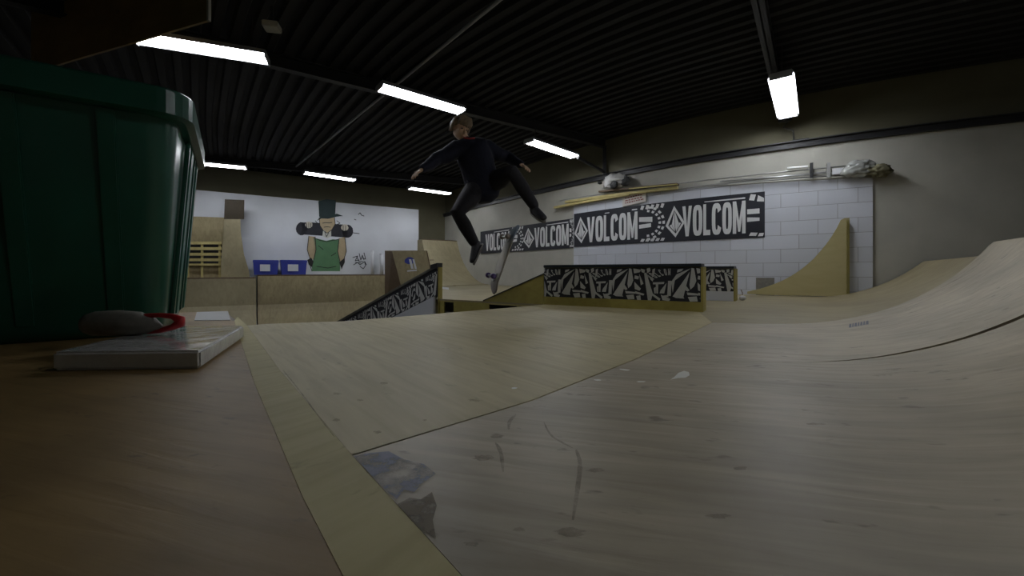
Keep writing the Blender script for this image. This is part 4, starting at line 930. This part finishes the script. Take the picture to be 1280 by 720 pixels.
# head frame: looks down to the right, towards the board
hc = P(576, 160.5, 4.08); fwd = unit(Vector((.52, -.62, -.42))); hup = unit(Vector((-.10, .28, 1))); hup = unit(hup-fwd*hup.dot(fwd)); hrt = unit(fwd.cross(hup))
MH = Matrix(((hrt.x, fwd.x, hup.x), (hrt.y, fwd.y, hup.y), (hrt.z, fwd.z, hup.z)))
def hp(x, y, z): return hc+MH @ Vector((x, y, z))
bm = nb()
ball(bm, hp(0, -.012, .028), (.073, .092, .088), 28, MH); ball(bm, hp(0, .018, -.035), (.058, .070, .072), 24, MH); ball(bm, hp(0, .058, -.086), (.024, .022, .018), 14, MH)
tube(bm, [hp(0, .082, .012), hp(0, .100, -.018), hp(0, .106, -.030)], [.008, .011, .013], 10)      # nose
for sx in (-1, 1):
    ball(bm, hp(sx*.072, -.008, -.012), (.010, .020, .030), 12, MH)                                 # ears
    ball(bm, hp(sx*.028, .074, .022), (.022, .012, .008), 10, MH)                                   # brows
    ball(bm, hp(sx*.036, .060, -.022), (.020, .018, .018), 10, MH)
ball(bm, hp(0, .084, -.056), (.022, .009, .006), 10, MH); ball(bm, hp(0, .081, -.066), (.019, .010, .007), 10, MH)
tube(bm, [hp(0, -.02, -.05), J['neck'], J['upch']], [.052, .052, .06], 16)
# torso and limbs under the clothes
tube(bm, [J['upch'], J['chest'], J['waist'], J['pelvis']], [(.11, .085), (.14, .10), (.12, .09), (.14, .10)], 20, ref=Vector((.2, -1, 0)))
for sd_ in 'AB':
    tube(bm, [J['upch'], J['sh'+sd_], J['el'+sd_], J['wr'+sd_]], [.06, .052, .036, .025], 14)
    tube(bm, [J['pelvis'], J['hip'+sd_], J['kn'+sd_], J['an'+sd_]], [.09, .085, .055, .038], 16)
def hand(wr, el, spread, palmn):
    d = unit(wr-el); n_ = unit(Vector(palmn)-d*Vector(palmn).dot(d)); sdv = unit(d.cross(n_))
    tube(bm, [wr-d*.01, wr+d*.03, wr+d*.085], [(.024, .017), (.036, .016), (.040, .013)], 14, ref=n_)
    for i, (o_, L_) in enumerate(((-.030, .062), (-.011, .074), (.010, .070), (.029, .054))):
        a_ = wr+d*.082+sdv*o_; dd = unit(d+sdv*o_*spread+n_*.12); p1 = a_+dd*L_*.45; p2_ = p1+unit(dd+n_*.35)*L_*.32; p3 = p2_+unit(dd+n_*.7)*L_*.25
        tube(bm, [a_-d*.015, a_, p1, p2_, p3], [.010, .0095, .009, .0085, .0075], 10)
    a_ = wr+d*.028-sdv*.030; dd = unit(d*.7-sdv*.8+n_*.2); tube(bm, [a_+sdv*.015, a_, a_+dd*.035, a_+dd*.035+unit(d+n_*.2-sdv*.2)*.028], [.012, .012, .010, .008], 10)
hand(J['wrA'], J['elA'], 6, (0, -.3, -1)); hand(J['wrB'], J['elB'], 6, (0, -.3, -1))
body = remeshed('body', bm, skin, pe, .007, 2)
# eyes and mouth
bm = nb()
for sx in (-1, 1): ball(bm, hp(sx*.028, .071, .006), (.012, .008, .006), 12, MH)
obj('eyes', bm, mat('eye_dark', (.05, .035, .03), .3), pe, True)
bm = nb(); ball(bm, hp(0, .0885, -.061), (.020, .004, .003), 12, MH); obj('mouth', bm, mat('lip', (.30, .12, .10), .5), pe, True)
# hair: cap with fringe and side strands
bm = nb(); ball(bm, hp(0, -.022, .040), (.080, .093, .086), 28, MH)
for k in range(15):
    x = -.07+.01*k; tube(bm, [hp(x*.7, .035, .115), hp(x*.95, .082-abs(x)*.35, .070), hp(x*1.02+.006, .090-abs(x)*.45, .034+.006*(k % 3))], [.020, .016, .007], 8)
for k in range(13):
    a_ = math.radians(150+k*20-30); x, y = .083*math.cos(a_), .090*math.sin(a_)-.02
    if y < .03: tube(bm, [hp(x*.85, y*.85, .06), hp(x*1.02, y*1.02, 0), hp(x*1.03, y*1.05, -.050-.01*(k % 2))], [.028, .024, .012], 8)
remeshed('hair', bm, mat('brown_hair', (.16, .11, .06), .6, var=.35, scale=40, bump=.4), pe, .007, 1)
# hoodie
bm = nb()
tube(bm, [J['neck']+Vector((0, 0, -.03)), J['upch'], J['chest'], J['waist'], J['pelvis']+Vector((0, 0, .02)), J['pelvis']+Vector((.01, 0, -.06))], [(.085, .08), (.17, .12), (.19, .145), (.185, .15), (.195, .155), (.185, .15)], 24, ref=Vector((.25, -1, 0)))
for sd_ in 'AB':
    e_ = J['el'+sd_]; w_ = J['wr'+sd_]; tube(bm, [J['upch']+Vector((0, 0, -.02)), J['sh'+sd_], J['sh'+sd_].lerp(e_, .5)+Vector((0, 0, -.02)), e_, e_.lerp(w_, .55)+Vector((0, 0, -.01)), w_-unit(w_-e_)*.02], [.09, .088, .078, .064, .054, .042], 18)
dn = unit(J['neck']-J['upch'])
hood = [J['neck']+Vector((.085*math.cos(a_), .075*math.sin(a_)+.01, .008*math.sin(a_)-.012)) for a_ in [math.radians(k*24) for k in range(16)]]
for k in range(15): tube(bm, [hood[k], hood[k+1]], .027, 8)
ball(bm, J['neck']+Vector((.01, .10, -.05)), (.10, .06, .085), 16)
remeshed('hoodie', bm, navy, pe, .010, 4, label='dark navy hooded sweatshirt')
bm = nb(); c_ = J['neck']+Vector((.03, -.07, -.005)); tube(bm, [J['neck']+Vector((-.02, -.078, .012)), J['neck']+Vector((.035, -.075, .005)), J['neck']+Vector((.075, -.045, .02))], .010, 8); obj('collar', bm, mat('red_shirt', (.25, .02, .02), .8), pe, True, label='bit of red collar')
bm = nb()
for sd_ in 'AB':
    h_, k_, a_ = J['hip'+sd_], J['kn'+sd_], J['an'+sd_]
    tube(bm, [J['pelvis'], h_, h_.lerp(k_, .5), k_, k_.lerp(a_, .4)+Vector((0, .012, 0)), a_-unit(a_-k_)*.02], [.13, .118, .102, .078, .072, .056], 18)
tube(bm, [J['waist']+Vector((0, 0, -.04)), J['pelvis'], (J['hipA']+J['hipB'])/2+Vector((0, 0, -.03))], [(.15, .12), (.165, .135), (.12, .10)], 20, ref=Vector((.25, -1, 0)))
remeshed('trousers', bm, trou, pe, .009, 4, label='dark trousers')
shoe = mat('dark_shoe', (.022, .022, .026), .7); sole = mat('shoe_sole', (.20, .19, .17), .7)
for a_, heel, toe in ((J['anA'], P(600, 306, 4.19), P(591, 327, 4.09)), (J['anB'], P(664, 263, 4.19), P(681, 275, 4.01))):
    d = unit(toe-heel); L_ = .27; mid_ = (toe+heel)/2; heel = mid_-d*L_/2; toe = mid_+d*L_/2
    upv = unit((a_-mid_)-d*(a_-mid_).dot(d)); bm = nb()
    tube(bm, [heel+d*.03+upv*.03, heel+d*.09+upv*.03, heel+d*.17+upv*.02, toe-d*.035+upv*.012], [(.036, .045), (.040, .045), (.046, .034), (.042, .026)], 16, ref=upv)
    tube(bm, [heel+d*.05+upv*.03, a_-upv*.0], [.046, .047], 14); so = remeshed('shoe', bm, shoe, pe, .007, 3)
    bm = nb(); ov = []; sv = unit(d.cross(upv))
    for k in range(20):
        t_ = 2*math.pi*k/20; wv = .038+.010*(.5+.5*math.cos(t_)); ov.append(mid_+d*math.cos(t_)*L_*.51+sv*math.sin(t_)*wv-upv*.012)
    prism(bm, ov, -upv*.018); obj('sole', bm, sole, so, label='paler rubber sole')
rebase(pe, J['pelvis'])
